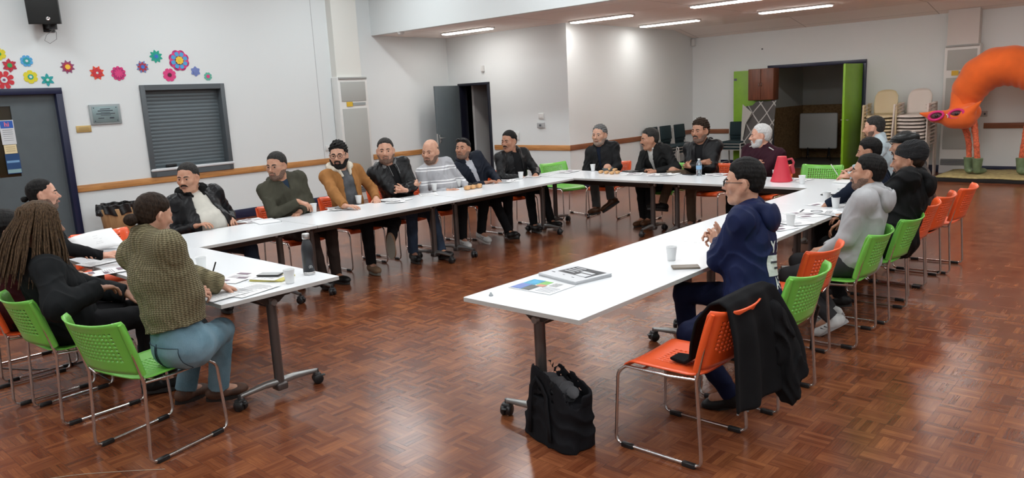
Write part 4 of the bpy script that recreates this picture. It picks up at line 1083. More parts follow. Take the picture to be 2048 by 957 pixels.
    # inner layer
    def hemcut(V, z0, c=None):
        hp = pel+sp*z0
        V.cutfn(lambda X, Y, Z: -((X-hp[0])*sp[0]+(Y-hp[1])*sp[1]+(Z-hp[2])*sp[2]))
    if inner is not None:
        V = Vol(lo, hi, h*1.2); torso(V, .004)
        V.cone(TP(0, .0, -.03), TP(0, .0, .022*s), .066*s, .062*s, .02)
        if innercollar == 'shirt': V.cone(TP(.01, .03, -.03), TP(.045*s, .055*s, .02), .020, .014, .01); V.cone(TP(-.01, .03, -.03), TP(-.045*s, .055*s, .02), .020, .014, .01)
        hemcut(V, -.06); V.folds(.002, 30, x); link('undershirt', V.mesh('inner'), inner, root)
    if top is not None:
        V = Vol(lo-.01, hi+.01, h*1.15 if h > .005 else h); torso(V, topfit)
        if collar in ('turtle', 'stand', 'crew', 'shirt', 'fur', 'hood'):
            ch = dict(turtle=.085, stand=.05, crew=.015, shirt=.035, fur=.03, hood=.035)[collar]*s
            V.cone(TP(0, -.004, -.03), TP(0, -.008 if collar != 'turtle' else 0, ch-.01), .080*s, (.068 if collar != 'turtle' else .066)*s, .02, cut=(TP(0, 0, ch), sp))
        if collar == 'hood' or collar == 'hoodsep':
            pass
        if opening:
            w0, w1, f0 = opening
            def cut(X, Y, Z):
                q0 = (X-nb[0])*r0[0]+(Y-nb[1])*r0[1]+(Z-nb[2])*r0[2]; q1 = (X-nb[0])*fw[0]+(Y-nb[1])*fw[1]+(Z-nb[2])*fw[2]; q2 = (X-nb[0])*sp[0]+(Y-nb[1])*sp[1]+(Z-nb[2])*sp[2]
                t_ = np.clip(-q2/Lsp, 0, 1); return -np.maximum(np.abs(q0)-(w0+(w1-w0)*t_), f0-q1)
            V.cutfn(cut)
        hemcut(V, hem)
        # hollow the neck so that the collar has an inside
        for S_, e_, w_ in ((SR, eR, wR), (SL, eL, wL)):
            d_ = unit(w_-e_); V.cone(S_-sp*.008, e_, (.050*s+topfit*.35)*min(sleeve, 1.08), (.047*s+topfit*.3)*sleeve, .060); V.cone(e_, w_+d_*.01, (.046*s+topfit*.3)*sleeve, (.034*s+topfit*.25)*sleeve, .02, cut=(w_-d_*.005, d_))
        V.folds(fold, 52, x+y); topo = link('jacket' if opening else 'top', V.mesh('top'), top, root)
        if collar == 'fur':
            K = Vol(nb-.24, nb+.24, h); pts = [TP(.112*s*math.sin(a), -.012*s-.098*s*math.cos(a), (.052-.030*(1-math.cos(a)))*s) for a in np.linspace(-2.5, 2.5, 15)]
            for g in (0, 14): K.cone(pts[g], pts[g]+fw*.030*s-sp*.075*s+r0*(-.020 if g else .020)*s, .026*s, .014*s, .012)
            for i in range(14): K.cone(pts[i], pts[i+1], .031*s, .031*s, .012)
            K.folds(.003, 90, 2); link('collar', K.mesh('c'), collarm or top, root)
        if collar in ('stand', 'shirt') and opening:
            K = Vol(nb-.2, nb+.2, h); pts = [TP(.088*s*math.sin(a), -.005*s-.080*s*math.cos(a), (.028-.030*max(0, -math.cos(a)))*s) for a in np.linspace(-2.6, 2.6, 15)]
            for i in range(14): K.cone(pts[i]+sp*.012, pts[i+1]+sp*.012, .018*s, .018*s, .012); K.cone(pts[i]-sp*.012, pts[i+1]-sp*.012, .017*s, .017*s, .012)
            link('collar', K.mesh('c'), collarm or top, root)
        if collar in ('hood', 'hoodsep'):
            K = Vol(nb-.26, nb+.26, h); pts = [TP(.100*s*math.sin(a), -.020*s-.085*s*math.cos(a), (.010-.055*max(0, -math.cos(a)))*s) for a in np.linspace(-2.5, 2.5, 15)]
            for i in range(14): K.cone(pts[i], pts[i+1], .030*s, .030*s, .02)
            K.ell(TP(0, -.115*s, -.055*s), (.105*s, .055*s, .085*s), TM, .04); K.ell(TP(0, -.095*s, .04*s), (.06*s, .035*s, .05*s), TM, .03, 'sub'); K.folds(.003, 40, x)
            link('hood', K.mesh('c'), collarm or top, root)
    # trousers
    if trous is not None:
        l2 = np.minimum(lo, 0); l2 = lo.copy(); h2 = hi.copy(); h2[2] = pel[2]+.20
        V = Vol(l2, h2, h*1.2); V.ell(pel+sp*.0, (.172*build*s, .145*s, .125*s), TM, 0); V.ell(pel+sp*.08, (.160*build*s, .125*s+belly*.6, .12*s), TM, .04); sc_ = seat-.012; V.cutfn(lambda X, Y, Z: sc_-Z+0*X*Y)
        for H_, k_, a_ in ((hipR, kR, aR), (hipL, kL, aL)):
            d_ = unit(a_-k_); V.cone(H_, k_, .092*s*(.5+.5*trwide), .066*s*(.6+.4*trwide), .05); V.cone(k_, a_, .064*s*(.6+.4*trwide), .053*s*trwide, .025, cut=(a_-d_*.002, d_))
        V.folds(fold*.8, 40, x*3+1, (.4, 1, .5)); trobj = link('trousers', V.mesh('trousers', .012), trous, root)
    # shoes
    for a_, f_, kn in ((aR, fR, kR), (aL, fL, kL)):
        up = unit(npv(kn)-a_); f2 = unit(f_-up*(f_@up)*.55); up2 = unit(up-f2*(up@f2)); sd = np.cross(f2, up2); SM = np.stack([sd, f2, up2], 1)
        V = Vol(a_-.24, a_+.24, .005); base = a_-up2*.055*s
        V.ell(base+f2*-.03*s+up2*.022*s, (.036*s, .050*s, .045*s), SM, 0); V.ell(base+f2*.06*s+up2*.016*s, (.043*s, .115*s, .036*s), SM, .03); V.ell(base+f2*.13*s+up2*.008*s, (.041*s, .055*s, .028*s), SM, .03)
        V.cone(base+up2*.02*s, a_+up2*.012*s, .040*s, .038*s, .03, cut=(a_+up2*.012*s, up2)); bp = base-up2*.012*s
        V.cutfn(lambda X, Y, Z: -((X-bp[0])*up2[0]+(Y-bp[1])*up2[1]+(Z-bp[2])*up2[2])); so = link('shoe', V.mesh('shoe', .004), shoe or SHOEB, root)
        mb = MB(); n_ = 28; ring = []
        for i in range(n_):
            t_ = 2*PI*i/n_; yy = math.cos(t_); xx = math.sin(t_); wd = .040+.006*yy; ring.append(base+f2*(.052+.128*yy)*s+sd*xx*wd*s)
        lo_ = [p-up2*.034*s for p in ring]; hi_ = [p-up2*.008*s for p in ring]
        if min(p[2] for p in lo_) < .002:
            dz = .002-min(p[2] for p in lo_)
            for p in lo_+hi_: p[2] += dz*.5
        mb.add([tuple(p) for p in lo_+hi_], [tuple(range(n_))[::-1], tuple(range(n_, 2*n_))]+[(i, (i+1) % n_, n_+(i+1) % n_, n_+i) for i in range(n_)]); mb.build('sole', sole or SOLEB, so)
        if shoe is SHOEW:
            mb = MB()
            for g in (-1, 1):
                for k in range(3):
                    y0 = .02+.028*k; mb.tube([base+sd*g*.040*s+f2*y0*s+up2*.012*s, base+sd*g*.040*s+f2*(y0+.022)*s+up2*.035*s], .004, 5)
            for k in range(4): mb.tube([base-sd*.018*s+f2*(.045+.02*k)*s+up2*(.054-.005*k)*s, base+sd*.018*s+f2*(.045+.02*k)*s+up2*(.054-.005*k)*s], .0035, 5)
            mb.build('dark_trim', SOLEB, so)
    # head details
    HV = lambda hh=.0042: Vol(hc-.20*hs, hc+.20*hs, hh*max(hs, 1) if h > .005 else .0035)
    def HT(a, b, c): return hc+HM@(np.array([a, b, c])*hs)
    if hairfn is not None:
        V = HV(); hair_vol(V, hc, HM, hs, hairfn, hthick, x, hrough, htop, hside, hback); hobj = link('hair', V.mesh('hair'), HR[hair], root)
    bm_ = HR[brow or (hair if hair != 'white' else 'grey')]
    for g in (-1, 1):
        mb = MB(); mb.tube([HT(g*.012, .0965, .0185), HT(g*.024, .0945, .0235), HT(g*.038, .088, .0235), HT(g*.050, .077, .0180)], [.0030*hs, .0046*hs, .0040*hs, .0022*hs] if sex == 'm' else [.002*hs, .003*hs, .0025*hs, .0015*hs], 7)
        mb.build('eyebrow', bm_, root)
    mb = MB(); mb.tube([HT(-.023, .0905, -.0655), HT(-.010, .1005, -.0640), HT(0, .1015, -.0648), HT(.010, .1005, -.0640), HT(.023, .0905, -.0655)], [.001*hs, .0034*hs, .0036*hs, .0034*hs, .001*hs], 6); mb.tube([HT(-.020, .0910, -.0680), HT(0, .1000, -.0700), HT(.020, .0910, -.0680)], [.001*hs, .0044*hs, .001*hs], 6); mb.build('lips', LIPF if skin == 'fair' or sex == 'f' else LIPD, root)
    for g in (-1, 1):
        mb = MB(); mb.lathe([(0, -.0135*hs)]+[(.0135*hs*math.sin(a), -.0135*hs*math.cos(a)) for a in np.linspace(.25, PI-.25, 12)]+[(0, .0135*hs)], HT(g*.031, .0765, .0015), 14, axis=Matrix([list(q) for q in (HM@np.array([[1, 0, 0], [0, 0, 1], [0, 1, 0]]))]))
        cc = HT(g*.031, .0765, .0015); fr = HM[:, 1]; mb.mi = [1 if (np.mean([mb.v[i] for i in f], 0)-cc)@fr > .0107*hs else 0 for f in mb.f]; mb.build('eye', [EYEW, IRIS], root)
    if mous:
        V = HV(); 
        for g in (-1, 1): V.cone(HT(g*.003, .0975, -.0500), HT(g*.020, .0930, -.0535), .0068*hs, .0066*hs, .004); V.cone(HT(g*.020, .0930, -.0535), HT(g*.032, .082, -.0640), .0062*hs, .0036*hs, .004)
        V.folds(.0008, 300, 1); link('moustache', V.mesh('m'), HR[mous], root)
    if beard:
        V = HV(); do_head(V, hc, HM, hs*1.0, 'm', .7, jaw, None, thick=thick); V.d -= bthick*hs; X, Y, Z = V.full(); c = hc
        q = [((X-c[0])*HM[0, i]+(Y-c[1])*HM[1, i]+(Z-c[2])*HM[2, i])/hs for i in range(3)]
        line = -.030-.048*np.clip((.075-np.abs(q[0]))/.030, 0, 1)*np.clip((q[1]-.02)/.04, 0, 1)
        reg = np.minimum(np.maximum(line-q[2], np.minimum(.030-np.abs(q[0]), -.046-q[2])), q[1]+.012-.0*q[0])
        mouth = np.sqrt((q[0]/2.2)**2+((q[2]+.0665)*1.1)**2)-.0105; mouth = np.where(q[1] > .06, mouth, .05); reg = np.minimum(reg, mouth)
        V.d = np.maximum(V.d+.0010*np.sin(q[0]*400)*np.sin(q[2]*380), -reg*hs).astype(np.float32); link('beard', V.mesh('b'), HR[beard], root)
    if glasses:
        gm = GLF if glasses == 'black' else GLM; r_ = (.0022 if glasses == 'black' else .0011)*hs; mb = MB()
        for g in (-1, 1):
            loop = [HT(g*.033+.0225*math.copysign(abs(math.cos(a))**.7, math.cos(a)), .106-.0*abs(math.cos(a)), .0+.0165*math.copysign(abs(math.sin(a))**.75, math.sin(a))) for a in np.linspace(0, 2*PI, 20, endpoint=False)]
            mb.tube(loop, r_, 6, closed=True); mb.tube([HT(g*.0555, .104, .008), HT(g*.074, .085, .008), HT(g*.083, -.005, .008), HT(g*.082, -.03, -.006)], r_, 6)
        mb.tube([HT(-.011, .107, .004), HT(0, .112, .007), HT(.011, .107, .004)], r_, 6); mb.build('glasses', gm, root)
    ctx = dict(root=root, HT=HT, HM=HM, hc=hc, hs=hs, TP=TP, TM=TM, nb=nb, sp=sp, r0=r0, fw=fw, s=s, SR=SR, SL=SL, eR=eR, eL=eL, wR=wR, wL=wL, pel=pel, lo=lo, hi=hi, h=h, kR=kR, kL=kL, aR=aR, aL=aL, loc=loc, topo=topo if top is not None else None, tro=trobj if trous is not None else None, HV=HV)
    if extra: extra(ctx)
    return ctx
def headpx(u, top, chin, **plane):
    """head centre and head size from the rows of crown and chin"""
    p = at(u, (top+chin)/2, **plane); d = (p-EYE).dot(AX[2]); L = (chin-top)/F_PX*d
    return (p.x, p.y, p.z), L/.247

# ================================================================== the people
BLK = cloth('black_cloth', (.010, .010, .011)); DKNAVY = cloth('dark_navy_cloth', (.010, .014, .026)); CHAR = cloth('charcoal_cloth', (.045, .045, .048)); KHAKI = cloth('brown_khaki_cloth', (.115, .08, .055)); BRN = cloth('dark_brown_cloth', (.040, .028, .024))
LBLK = leather('black_leather', (.008, .008, .009)); DEN = denim('dark_denim', (.008, .016, .032), (.025, .045, .085)); LDEN = denim('faded_denim', (.05, .12, .16), (.16, .26, .32))
WHT = cloth('cream_sweater_cloth', (.50, .48, .43)); FUR = cloth('black_pile_collar', (.008, .008, .008), bsc=90, bst=.9, bd=.01)
def hang_zip(c, col=STEEL, z0=-.02, z1=-.5, w=.004):
    mb = MB(); mb.tube([c['TP'](0, .14, z0), c['TP'](0, .16, (z0+z1)/2), c['TP'](0, .17, z1)], w, 5); mb.build('zip', col, c['root'])
# ---- left hand row, from the camera end
hc, hs = headpx(376, 327, 385, x=-7.08)
person(-6.98, 3.30, -4, hc, hs, -52, 'man with a moustache leaning back in a cream sweater and open black leather jacket', hpitch=-4, hairfn=std_hair(.094), hair='dgrey', mous='black', skin='olive',
       top=LBLK, opening=(.055, .15, .03), inner=WHT, collar='fur', collarm=FUR, trous=DEN, belly=.10, build=1.08, thick=1.12, armR=at(392, 453, z=.765), armL=at(462, 440, z=.765), poleR=(.7, -.6, -1), poleL=(-.7, -.6, -1), legR=(.15, .50, .10), legL=(-.2, .55, .10), sleeve=1.12,
       handR=dict(curl=.5), handL=dict(curl=.7))
hc, hs = headpx(553, 305, 359, x=-6.98)
person(-6.98, 4.24, -3, hc, hs, -62, 'man in an olive green jacket with thin glasses, one hand over the other wrist', hpitch=-4, hairfn=std_hair(.086), hair='dgrey', glasses='thin', beard='stub', bthick=.0012, skin='olive', thick=1.11,
       top=cloth('olive_jacket', (.052, .050, .036), .7), opening=(.035, -.12, .03), inner=cloth('dark_blue_shirt', (.02, .035, .06)), collar='hoodsep', trous=BRN, build=1.08, belly=.05, armR=at(597, 404, x=-6.70), armL=at(600, 424, x=-6.74), poleR=(1, -.2, -1), poleL=(-1, -.3, -1), sleeve=1.12,
       handR=dict(d=(-.6, .6, -.3), n=(0, -.2, -1), curl=.5), handL=dict(d=(.8, .5, -.2), n=(0, 0, -1), curl=.5), legR=(.10, .62, .09), legL=(-.12, .50, .09))
hc, hs = headpx(677, 286, 337, x=-7.0)
c = person(-6.98, 4.93, -6, hc, hs, -46, 'bearded man with black glasses in a tan suede jacket with a white fleece collar', hairfn=std_hair(.082), hair='black', hthick=.013, htop=.010, hrough=.010, glasses='black', beard='black', bthick=.006, mous='black', skin='warm',
       top=cloth('tan_suede', (.30, .135, .045), .8), opening=(.06, .085, .02), inner=cloth('grey_melange_sweater', (.085, .088, .095), bsc=260, bst=.9, nvar=.4), collar='fur', collarm=cloth('white_fleece_collar', (.66, .60, .50), bsc=120, bst=.9, bd=.008), trous=BLK, sleeve=1.12,
       armR=at(690, 413, z=.765), armL=at(752, 397, z=.765), poleR=(1, -.3, -1), poleL=(-1, -.3, -1), handR=dict(d=(-.5, 1, 0), n=(0, 0, -1), curl=.25), legR=(.08, .50, .10), legL=at(782, 480, x=-6.22), kneeL=(-1, .4, .1), footL=(.15, .25, -1), shoe=mat('tan_suede_shoe', (.17, .10, .055), .8), sole=SOLEG)
hc, hs = headpx(771, 277, 327, x=-7.02)
c = person(-6.98, 5.68, -14, hc, hs, -41, 'man with crossed arms in a black leather jacket with a grey hood', hairfn=std_hair(.094), hair='dgrey', hthick=.006, beard='stub', bthick=.0012, skin='warm',
       top=LBLK, opening=(.04, .03, .03), inner=BLK, collar='hoodsep', collarm=cloth('grey_hood_cloth', (.17, .17, .17)), trous=DEN, build=1.05, sleeve=1.2, armR=(-.08, .25, .86), armL=(.10, .29, .81), poleR=(1, -.2, -1), poleL=(-1, -.2, -1), handR=dict(d=(-.6, -.7, 0), n=(.3, -1, -.2), t=(0, 0, 1), curl=.9, thumb=1.4), handL=dict(d=(.8, -.6, .15), n=(-.2, -1, 0), t=(.3, 0, .9), curl=1.0, thumb=1.5),
       legR=(.13, .48, .10), legL=(-.16, .62, .10))
mb = MB()
for g in (-1, 1): mb.tube([c['TP'](g*.045, .13, -.02), c['TP'](g*.05, .155, -.08), c['TP'](g*.045, .165, -.15)], .004, 5)
mb.build('drawcords', cloth('grey_hood_cloth', (.17, .17, .17)), c['root'])
hc, hs = headpx(861, 280, 328, x=-7.0)
person(-6.98, 6.36, -6, hc, hs, -70, 'bald man in a pale grey striped jumper with a white collar', hairfn=lambda x, y, z: np.minimum(std_hair(.088)(x, y, z), np.minimum(.050-z, .060-y)), hair='stub', hthick=.0012, hrough=.0005, beard='stub', bthick=.0012, skin='warm', hpitch=-4,
       top=stripe_mat(), collar='shirt', collarm=cloth('white_collar', (.66, .65, .60)), trous=BLK, belly=.05, build=1.04, armR=(.16, .30, .72), armL=(-.14, .33, .72), poleR=(1, -.3, -1), poleL=(-1, -.3, -1), legR=at(925, 478, z=.13), legL=at(962, 466, z=.13), footR=(.2, 1, -.1), footL=(.05, 1, -.1), shoe=SHOEW, sole=SOLEW)
def shades_on_head(c):
    mb = MB(); HT = c['HT']
    for g in (-1, 1): mb.tube([HT(g*.012, .072, .105), HT(g*.035, .068, .108), HT(g*.058, .050, .098), HT(g*.055, .040, .088)], [.005, .011, .010, .004], 7); mb.tube([HT(g*.060, .050, .098), HT(g*.082, .0, .06), HT(g*.084, -.02, .03)], .0022, 6)
    mb.tube([HT(-.012, .075, .104), HT(.012, .075, .104)], .002, 6); mb.build('sunglasses', GLF, c['root'])
hc, hs = headpx(926, 277, 319, x=-7.0)
person(-7.0, 7.0, -10, hc, hs, -68, 'man in a dark navy jacket and light shirt with sunglasses pushed up on his head', hpitch=8, hairfn=std_hair(.084), hair='black', skin='tan', beard='stub', bthick=.0012,
       top=cloth('navy_jacket', (.012, .015, .024), .6), opening=(.05, .0, .03), inner=cloth('light_striped_shirt', (.45, .46, .50)), innercollar='shirt', collar='stand', trous=BLK, build=1.06, sleeve=1.1, armR=(.12, .34, .74), armL=(-.08, .36, .74), poleR=(1, -.2, -1), poleL=(-1, -.2, -1), legR=(.05, .70, .13), legL=(-.13, .45, .10), extra=shades_on_head)
hc, hs = headpx(1018, 262, 303, x=-7.02)
person(-7.02, 7.76, -14, hc, hs, -84, 'man with a moustache in a black bomber jacket and black sweater, by the doorway', hpitch=-4, hairfn=std_hair(.088), hair='black', mous='black', skin='tan',
       top=LBLK, opening=(.055, .075, .02), inner=BLK, innercollar='shirt', collar='stand', trous=BLK, build=1.06, sleeve=1.18, armR=(.10, .32, .72), armL=(-.10, .36, .74), poleR=(1, -.2, -1), poleL=(-1, -.2, -1), legR=(.1, .55, .10), legL=(-.15, .60, .12))
# ---- far row
hc, hs = headpx(1199, 250, 291, y=8.98)
person(-6.34, 9.02, 280, hc, hs, -82, 'grey haired man in a buttoned black jacket with his hands clasped under the table', hairfn=std_hair(.092), hair='grey', hthick=.010, hrough=.006, beard='gstub', bthick=.0008, skin='warm',
       top=cloth('black_jacket', (.012, .012, .013), .55), opening=(.035, .0, .03), inner=DKNAVY, collar='stand', trous=cloth('grey_green_trousers', (.10, .11, .11)), sleeve=1.12, armR=(.06, .24, .62), armL=(-.03, .26, .61), poleR=(1, -.3, -.6), poleL=(-1, -.3, -.6), curl=.8, legR=at(1193, 415, y=8.52), legL=at(1222, 400, y=8.55), footL=(.6, .5, -1), shoe=SHOEBR)
hc, hs = headpx(1299, 257, 299, y=8.80)
person(-5.32, 9.0, 265, hc, hs, -128, 'man in a black coat leaning forward and looking to the left of the photo', hpitch=-6, hairfn=std_hair(.088), hair='dgrey', mous='dgrey', skin='tan',
       top=cloth('black_quilted_coat', (.010, .010, .010), .6), opening=(.045, .0, .03), inner=cloth('grey_white_scarf', (.40, .39, .37)), innercollar='shirt', collar='hoodsep', trous=BLK, sleeve=1.2, armR=(.06, .40, .74), armL=(-.10, .42, .74), poleR=(1, -.1, -1), poleL=(-1, -.1, -1), legR=(.1, .42, .10), legL=(-.05, .50, .12), shoe=SHOEBR)
hc, hs = headpx(1400, 240, 285, y=9.0)
person(-4.78, 9.06, 272, hc, hs, -96, 'man with moustache and crossed arms in black leather jacket, behind the water bottle', hairfn=std_hair(.082), hair='dbrown', hthick=.013, htop=.008, hrough=.009, mous='dgrey', beard='stub', bthick=.0012, skin='tan',
       top=LBLK, opening=(.05, .05, .02), inner=BLK, collar='hoodsep', collarm=BLK, trous=KHAKI, sleeve=1.15, build=1.03, armR=(-.08, .25, .85), armL=(.10, .29, .80), poleR=(1, -.2, -1), poleL=(-1, -.2, -1), handR=dict(d=(-.6, -.7, 0), n=(.3, -1, -.2), t=(0, 0, 1), curl=.9, thumb=1.4), handL=dict(d=(.8, -.6, .15), n=(-.2, -1, 0), t=(.3, 0, .9), curl=1.0, thumb=1.5), legR=at(1325, 408, y=8.45), kneeR=(.3, .6, 1), legL=(-.0, .42, .10), footR=(.8, .6, -.1), shoe=SHOEB)
hc, hs = headpx(1521, 249, 295, y=9.0)
def white_piping(c):
    mb = MB(); TP = c['TP']
    for g in (-1, 1):
        mb = MB(); mb.tube([TP(g*.11, .068, .020), TP(g*.16, .055, -.005), TP(g*.205, .04, -.035), TP(g*.225, .02, -.09)], .006, 6); mb.build('shoulder_piping', SOLEW, c['root'])
person(-4.02, 9.04, 262, hc, hs, -150, 'white haired, white bearded man in a dark maroon jacket with crossed arms', hairfn=std_hair(.099), hair='white', hthick=.008, beard='white', bthick=.004, brow='grey', skin='fair', thick=1.12,
       top=cloth('maroon_jacket', (.028, .007, .013), .7), collar='shirt', collarm=cloth('red_collar', (.28, .02, .025)), trous=BLK, belly=.07, build=1.12, sleeve=1.15, armR=(-.08, .29, .86), armL=(.10, .33, .81), poleR=(1, -.1, -1), poleL=(-1, -.1, -1), handR=dict(d=(-.6, -.7, 0), n=(.3, -1, -.2), t=(0, 0, 1), curl=.9, thumb=1.4), handL=dict(d=(.8, -.6, .15), n=(-.2, -1, 0), t=(.3, 0, .9), curl=1.0, thumb=1.5), legR=(.1, .5, .10), legL=(-.12, .46, .10), extra=white_piping)
# ---- right hand row, from its far end
hc, hs = headpx(1748, 233, 278, y=8.95)
person(-2.50, 9.08, 196, hc, hs, 188, 'man in a pale blue shirt writing at the far corner of the table', hpitch=-6, hairfn=std_hair(.088), hair='dgrey', hthick=.006, beard='stub', bthick=.0012, skin='fair',
       top=cloth('pale_blue_shirt', (.40, .47, .50), .75), collar='shirt', trous=DKNAVY, armR=(.18, .42, .78), armL=at(1697, 352, z=.775), poleL=(-1, -.2, -1), handL=dict(d=(.25, 1, -.1), n=(.5, 0, -1), curl=.8), legR=(.1, .3, .10), legL=(-.1, .3, .10))
hc, hs = headpx(1738, 277, 328, x=-2.12)
person(-1.95, 6.74, 184, hc, hs, 192, 'dark haired man in a navy jacket, mostly hidden behind the man in the grey hoodie', hpitch=-8, hairfn=std_hair(.082, -.088), hair='black', hthick=.012, skin='tan', top=DKNAVY, collar='stand', trous=BLK, armR=(.1, .38, .74), armL=(-.1, .40, .74), poleR=(1, 0, -1), poleL=(-1, 0, -1))
def flat_cap(c):
    HT, HM, hs = c['HT'], c['HM'], c['hs']; V = c['HV'](); R = HM@np.array(Matrix.Rotation(-.10, 3, 'X'))
    V.ell(HT(0, -.012, .070), np.array([.092, .118, .050])*hs, R, 0); V.ell(HT(0, -.015, .045), np.array([.088, .110, .035])*hs, R, .02); V.ell(HT(0, .090, .050), np.array([.070, .055, .0085])*hs, R, .008)
    X, Y, Z = V.full(); p = HT(0, 0, .028); n = HM[:, 2]*.995-HM[:, 1]*.10; V.d = np.maximum(V.d, -((X-p[0])*n[0]+(Y-p[1])*n[1]+(Z-p[2])*n[2])).astype(np.float32); V.folds(.0012, 70, 1)
    link('flat_cap', V.mesh('cap'), leather('black_leather_cap', (.014, .015, .015)), c['root'])
hc, hs = headpx(1808, 264, 320, x=-1.92)
person(-1.74, 7.30, 184, hc, hs, 186, 'man in a black leather flat cap and dark leather jacket, with a dark moustache', hpitch=-4, hairfn=std_hair(.082, -.090), hair='dgrey', mous='black', beard='stub', bthick=.0012, skin='olive', top=leather('dark_green_black_leather', (.018, .022, .022)), collar='stand', trous=BLK, build=1.22, topfit=.03, sleeve=1.3, armR=(.1, .40, .74), armL=(-.1, .40, .74), poleR=(1, 0, -1), poleL=(-1, 0, -1), extra=flat_cap)
def beanie(c):
    HT, HM, hs = c['HT'], c['HM'], c['hs']; V = c['HV']()
    V.ell(HT(0, -.028, .048), np.array([.088, .112, .098])*hs, HM, 0); V.ell(HT(0, -.075, .085), np.array([.060, .050, .050])*hs, HM, .04); V.ell(HT(0, -.015, .030), np.array([.0905, .113, .040])*hs, HM, .01)
    X, Y, Z = V.full(); p = HT(0, .05, .040); n = HM[:, 2]*.90-HM[:, 1]*.42; V.d = np.maximum(V.d, -((X-p[0])*n[0]+(Y-p[1])*n[1]+(Z-p[2])*n[2])).astype(np.float32); V.folds(.0022, 60, 2)
    link('beanie', V.mesh('cap'), knit_mat('black_beanie_knit', (.003, .003, .004), (.016, .016, .018)), c['root'])
hc, hs = headpx(1816, 287, 355, x=-1.63)
person(-1.66, 6.14, 182, hc, hs, 192, 'man in a black knitted beanie and black puffer jacket with a big hood', hpitch=-6, hairfn=std_hair(.077, -.085), hair='dbrown', beard='stub', bthick=.0012, skin='tan', top=cloth('black_puffer', (.007, .007, .0075), .6), collar='hood', trous=BLK, build=1.15, topfit=.032, sleeve=1.35, fold=.006, armR=(.12, .38, .73), armL=(-.12, .36, .70), poleR=(1, -.1, -1), poleL=(-1, -.1, -1), legL=(-.1, .35, .1), extra=beanie)
hc, hs = headpx(1735, 311, 381, x=-1.665)
person(-1.70, 5.42, 184, hc, hs, 196, 'young man in a pale grey hoodie with short beard, hands on his lap', hpitch=6, hairfn=std_hair(.084, -.09), hair='black', hthick=.011, htop=.004, beard='stub', bthick=.0014, skin='olive', top=cloth('pale_grey_fleece', (.40, .40, .41)), collar='hood', trous=CHAR, sleeve=1.12, build=1.05, h=.005, fold=.0018, topfit=.026,
       armR=at(1652, 497, z=.60), armL=at(1645, 510, z=.585), poleR=(1, -.5, -.8), poleL=(-1, -.5, -.8), handL=dict(d=(.5, .8, -.1), n=(0, 0, -1), curl=.7), handR=dict(d=(-.6, .7, -.1), n=(0, 0, -1), curl=.6), legR=(.12, .20, .13), legL=(-.12, .12, .14), footL=(-.1, 1, -.35), footR=(.1, 1, -.35), shoe=SHOEW, sole=mat('grey_trainer_sole', (.34, .34, .34), .6))
def navy_back(c):
    tree = BVHTree.FromObject(c['topo'], bpy.context.evaluated_depsgraph_get()); TP, TM = c['TP'], c['TM']
    def decal(name, vs, fs, ox, oz, m, off=.004):
        out = []
        for v in vs:
            o = Vector(TP(-(v[0]+ox), -.6, v[1]+oz)); hit = tree.ray_cast(o, Vector(TM[:, 1])); out.append(tuple((hit[0] if hit[0] else o+Vector(TM[:, 1])*.45)-Vector(TM[:, 1])*off))
        mb = MB(); mb.add(out, fs); mb.build(name, m, c['topo'])
    WP = mat('white_print', (.62, .63, .62), .7)
    def grid(w, h, n, m_): return [(-w/2+w*i/n, -h/2+h*j/m_, 0) for j in range(m_+1) for i in range(n+1)], [(j*(n+1)+i, j*(n+1)+i+1, (j+1)*(n+1)+i+1, (j+1)*(n+1)+i) for j in range(m_) for i in range(n)]
    for txt, oz in (('T Y', -.225), ('FA', -.435)):
        vs, fs = text_mesh(txt, .095, True)
        # finer triangles follow the cloth better
        b = bmesh.new(); bv = [b.verts.new(v) for v in vs]
        for f in fs:
            try: b.faces.new([bv[i] for i in f])
            except ValueError: pass
        bmesh.ops.triangulate(b, faces=b.faces[:]); bmesh.ops.subdivide_edges(b, edges=b.edges[:], cuts=1, use_grid_fill=True); b.verts.index_update()
        decal('lettering', [tuple(v.co) for v in b.verts], [[v.index for v in f.verts] for f in b.faces], 0, oz, WP); b.free()
    vs, fs = grid(.20, .12, 8, 6); decal('printed_panel', vs, fs, 0, -.33, WP)
    vs, fs = grid(.10, .012, 4, 1); decal('printed_line', vs, fs, .02, -.31, mat('dark_print', (.03, .035, .05), .6), .006); decal('printed_line', vs, fs, -.02, -.345, mat('dark_print', (.03, .035, .05), .6), .006)
hc, hs = headpx(1487, 322, 409, x=-1.95)
NVY = cloth('navy_windbreaker', (.012, .018, .060), .5, bsc=60, bst=.15)
person(-1.86, 4.09, 190, hc, hs, 203, 'man in black glasses with clasped hands, navy windbreaker with white print on its back', hairfn=std_hair(.082, -.085), hair='black', hthick=.012, htop=.008, glasses='black', skin='warm', nose=.85, h=.0045, top=NVY, collar='hood', collarm=NVY, trous=cloth('navy_trousers', (.008, .011, .035), .7), sleeve=1.34, topfit=.030, fold=.0035, drop=0, hem=-.13,
       armR=at(1444, 482, x=-2.20), armL=at(1442, 488, x=-2.14), poleR=(1, .1, -1), poleL=(-1, .1, -.9), handR=dict(d=(-.30, .75, .42), n=(-1, -.1, .1), t=(0, -.5, 1), curl=.8), handL=dict(d=(.30, .75, .45), n=(1, -.1, .1), t=(0, -.5, 1), curl=.8), legR=(.12, .42, .10), legL=at(1462, 790, z=.10), footL=(-.1, 1, -.02), shoe=SHOEB, extra=navy_back)
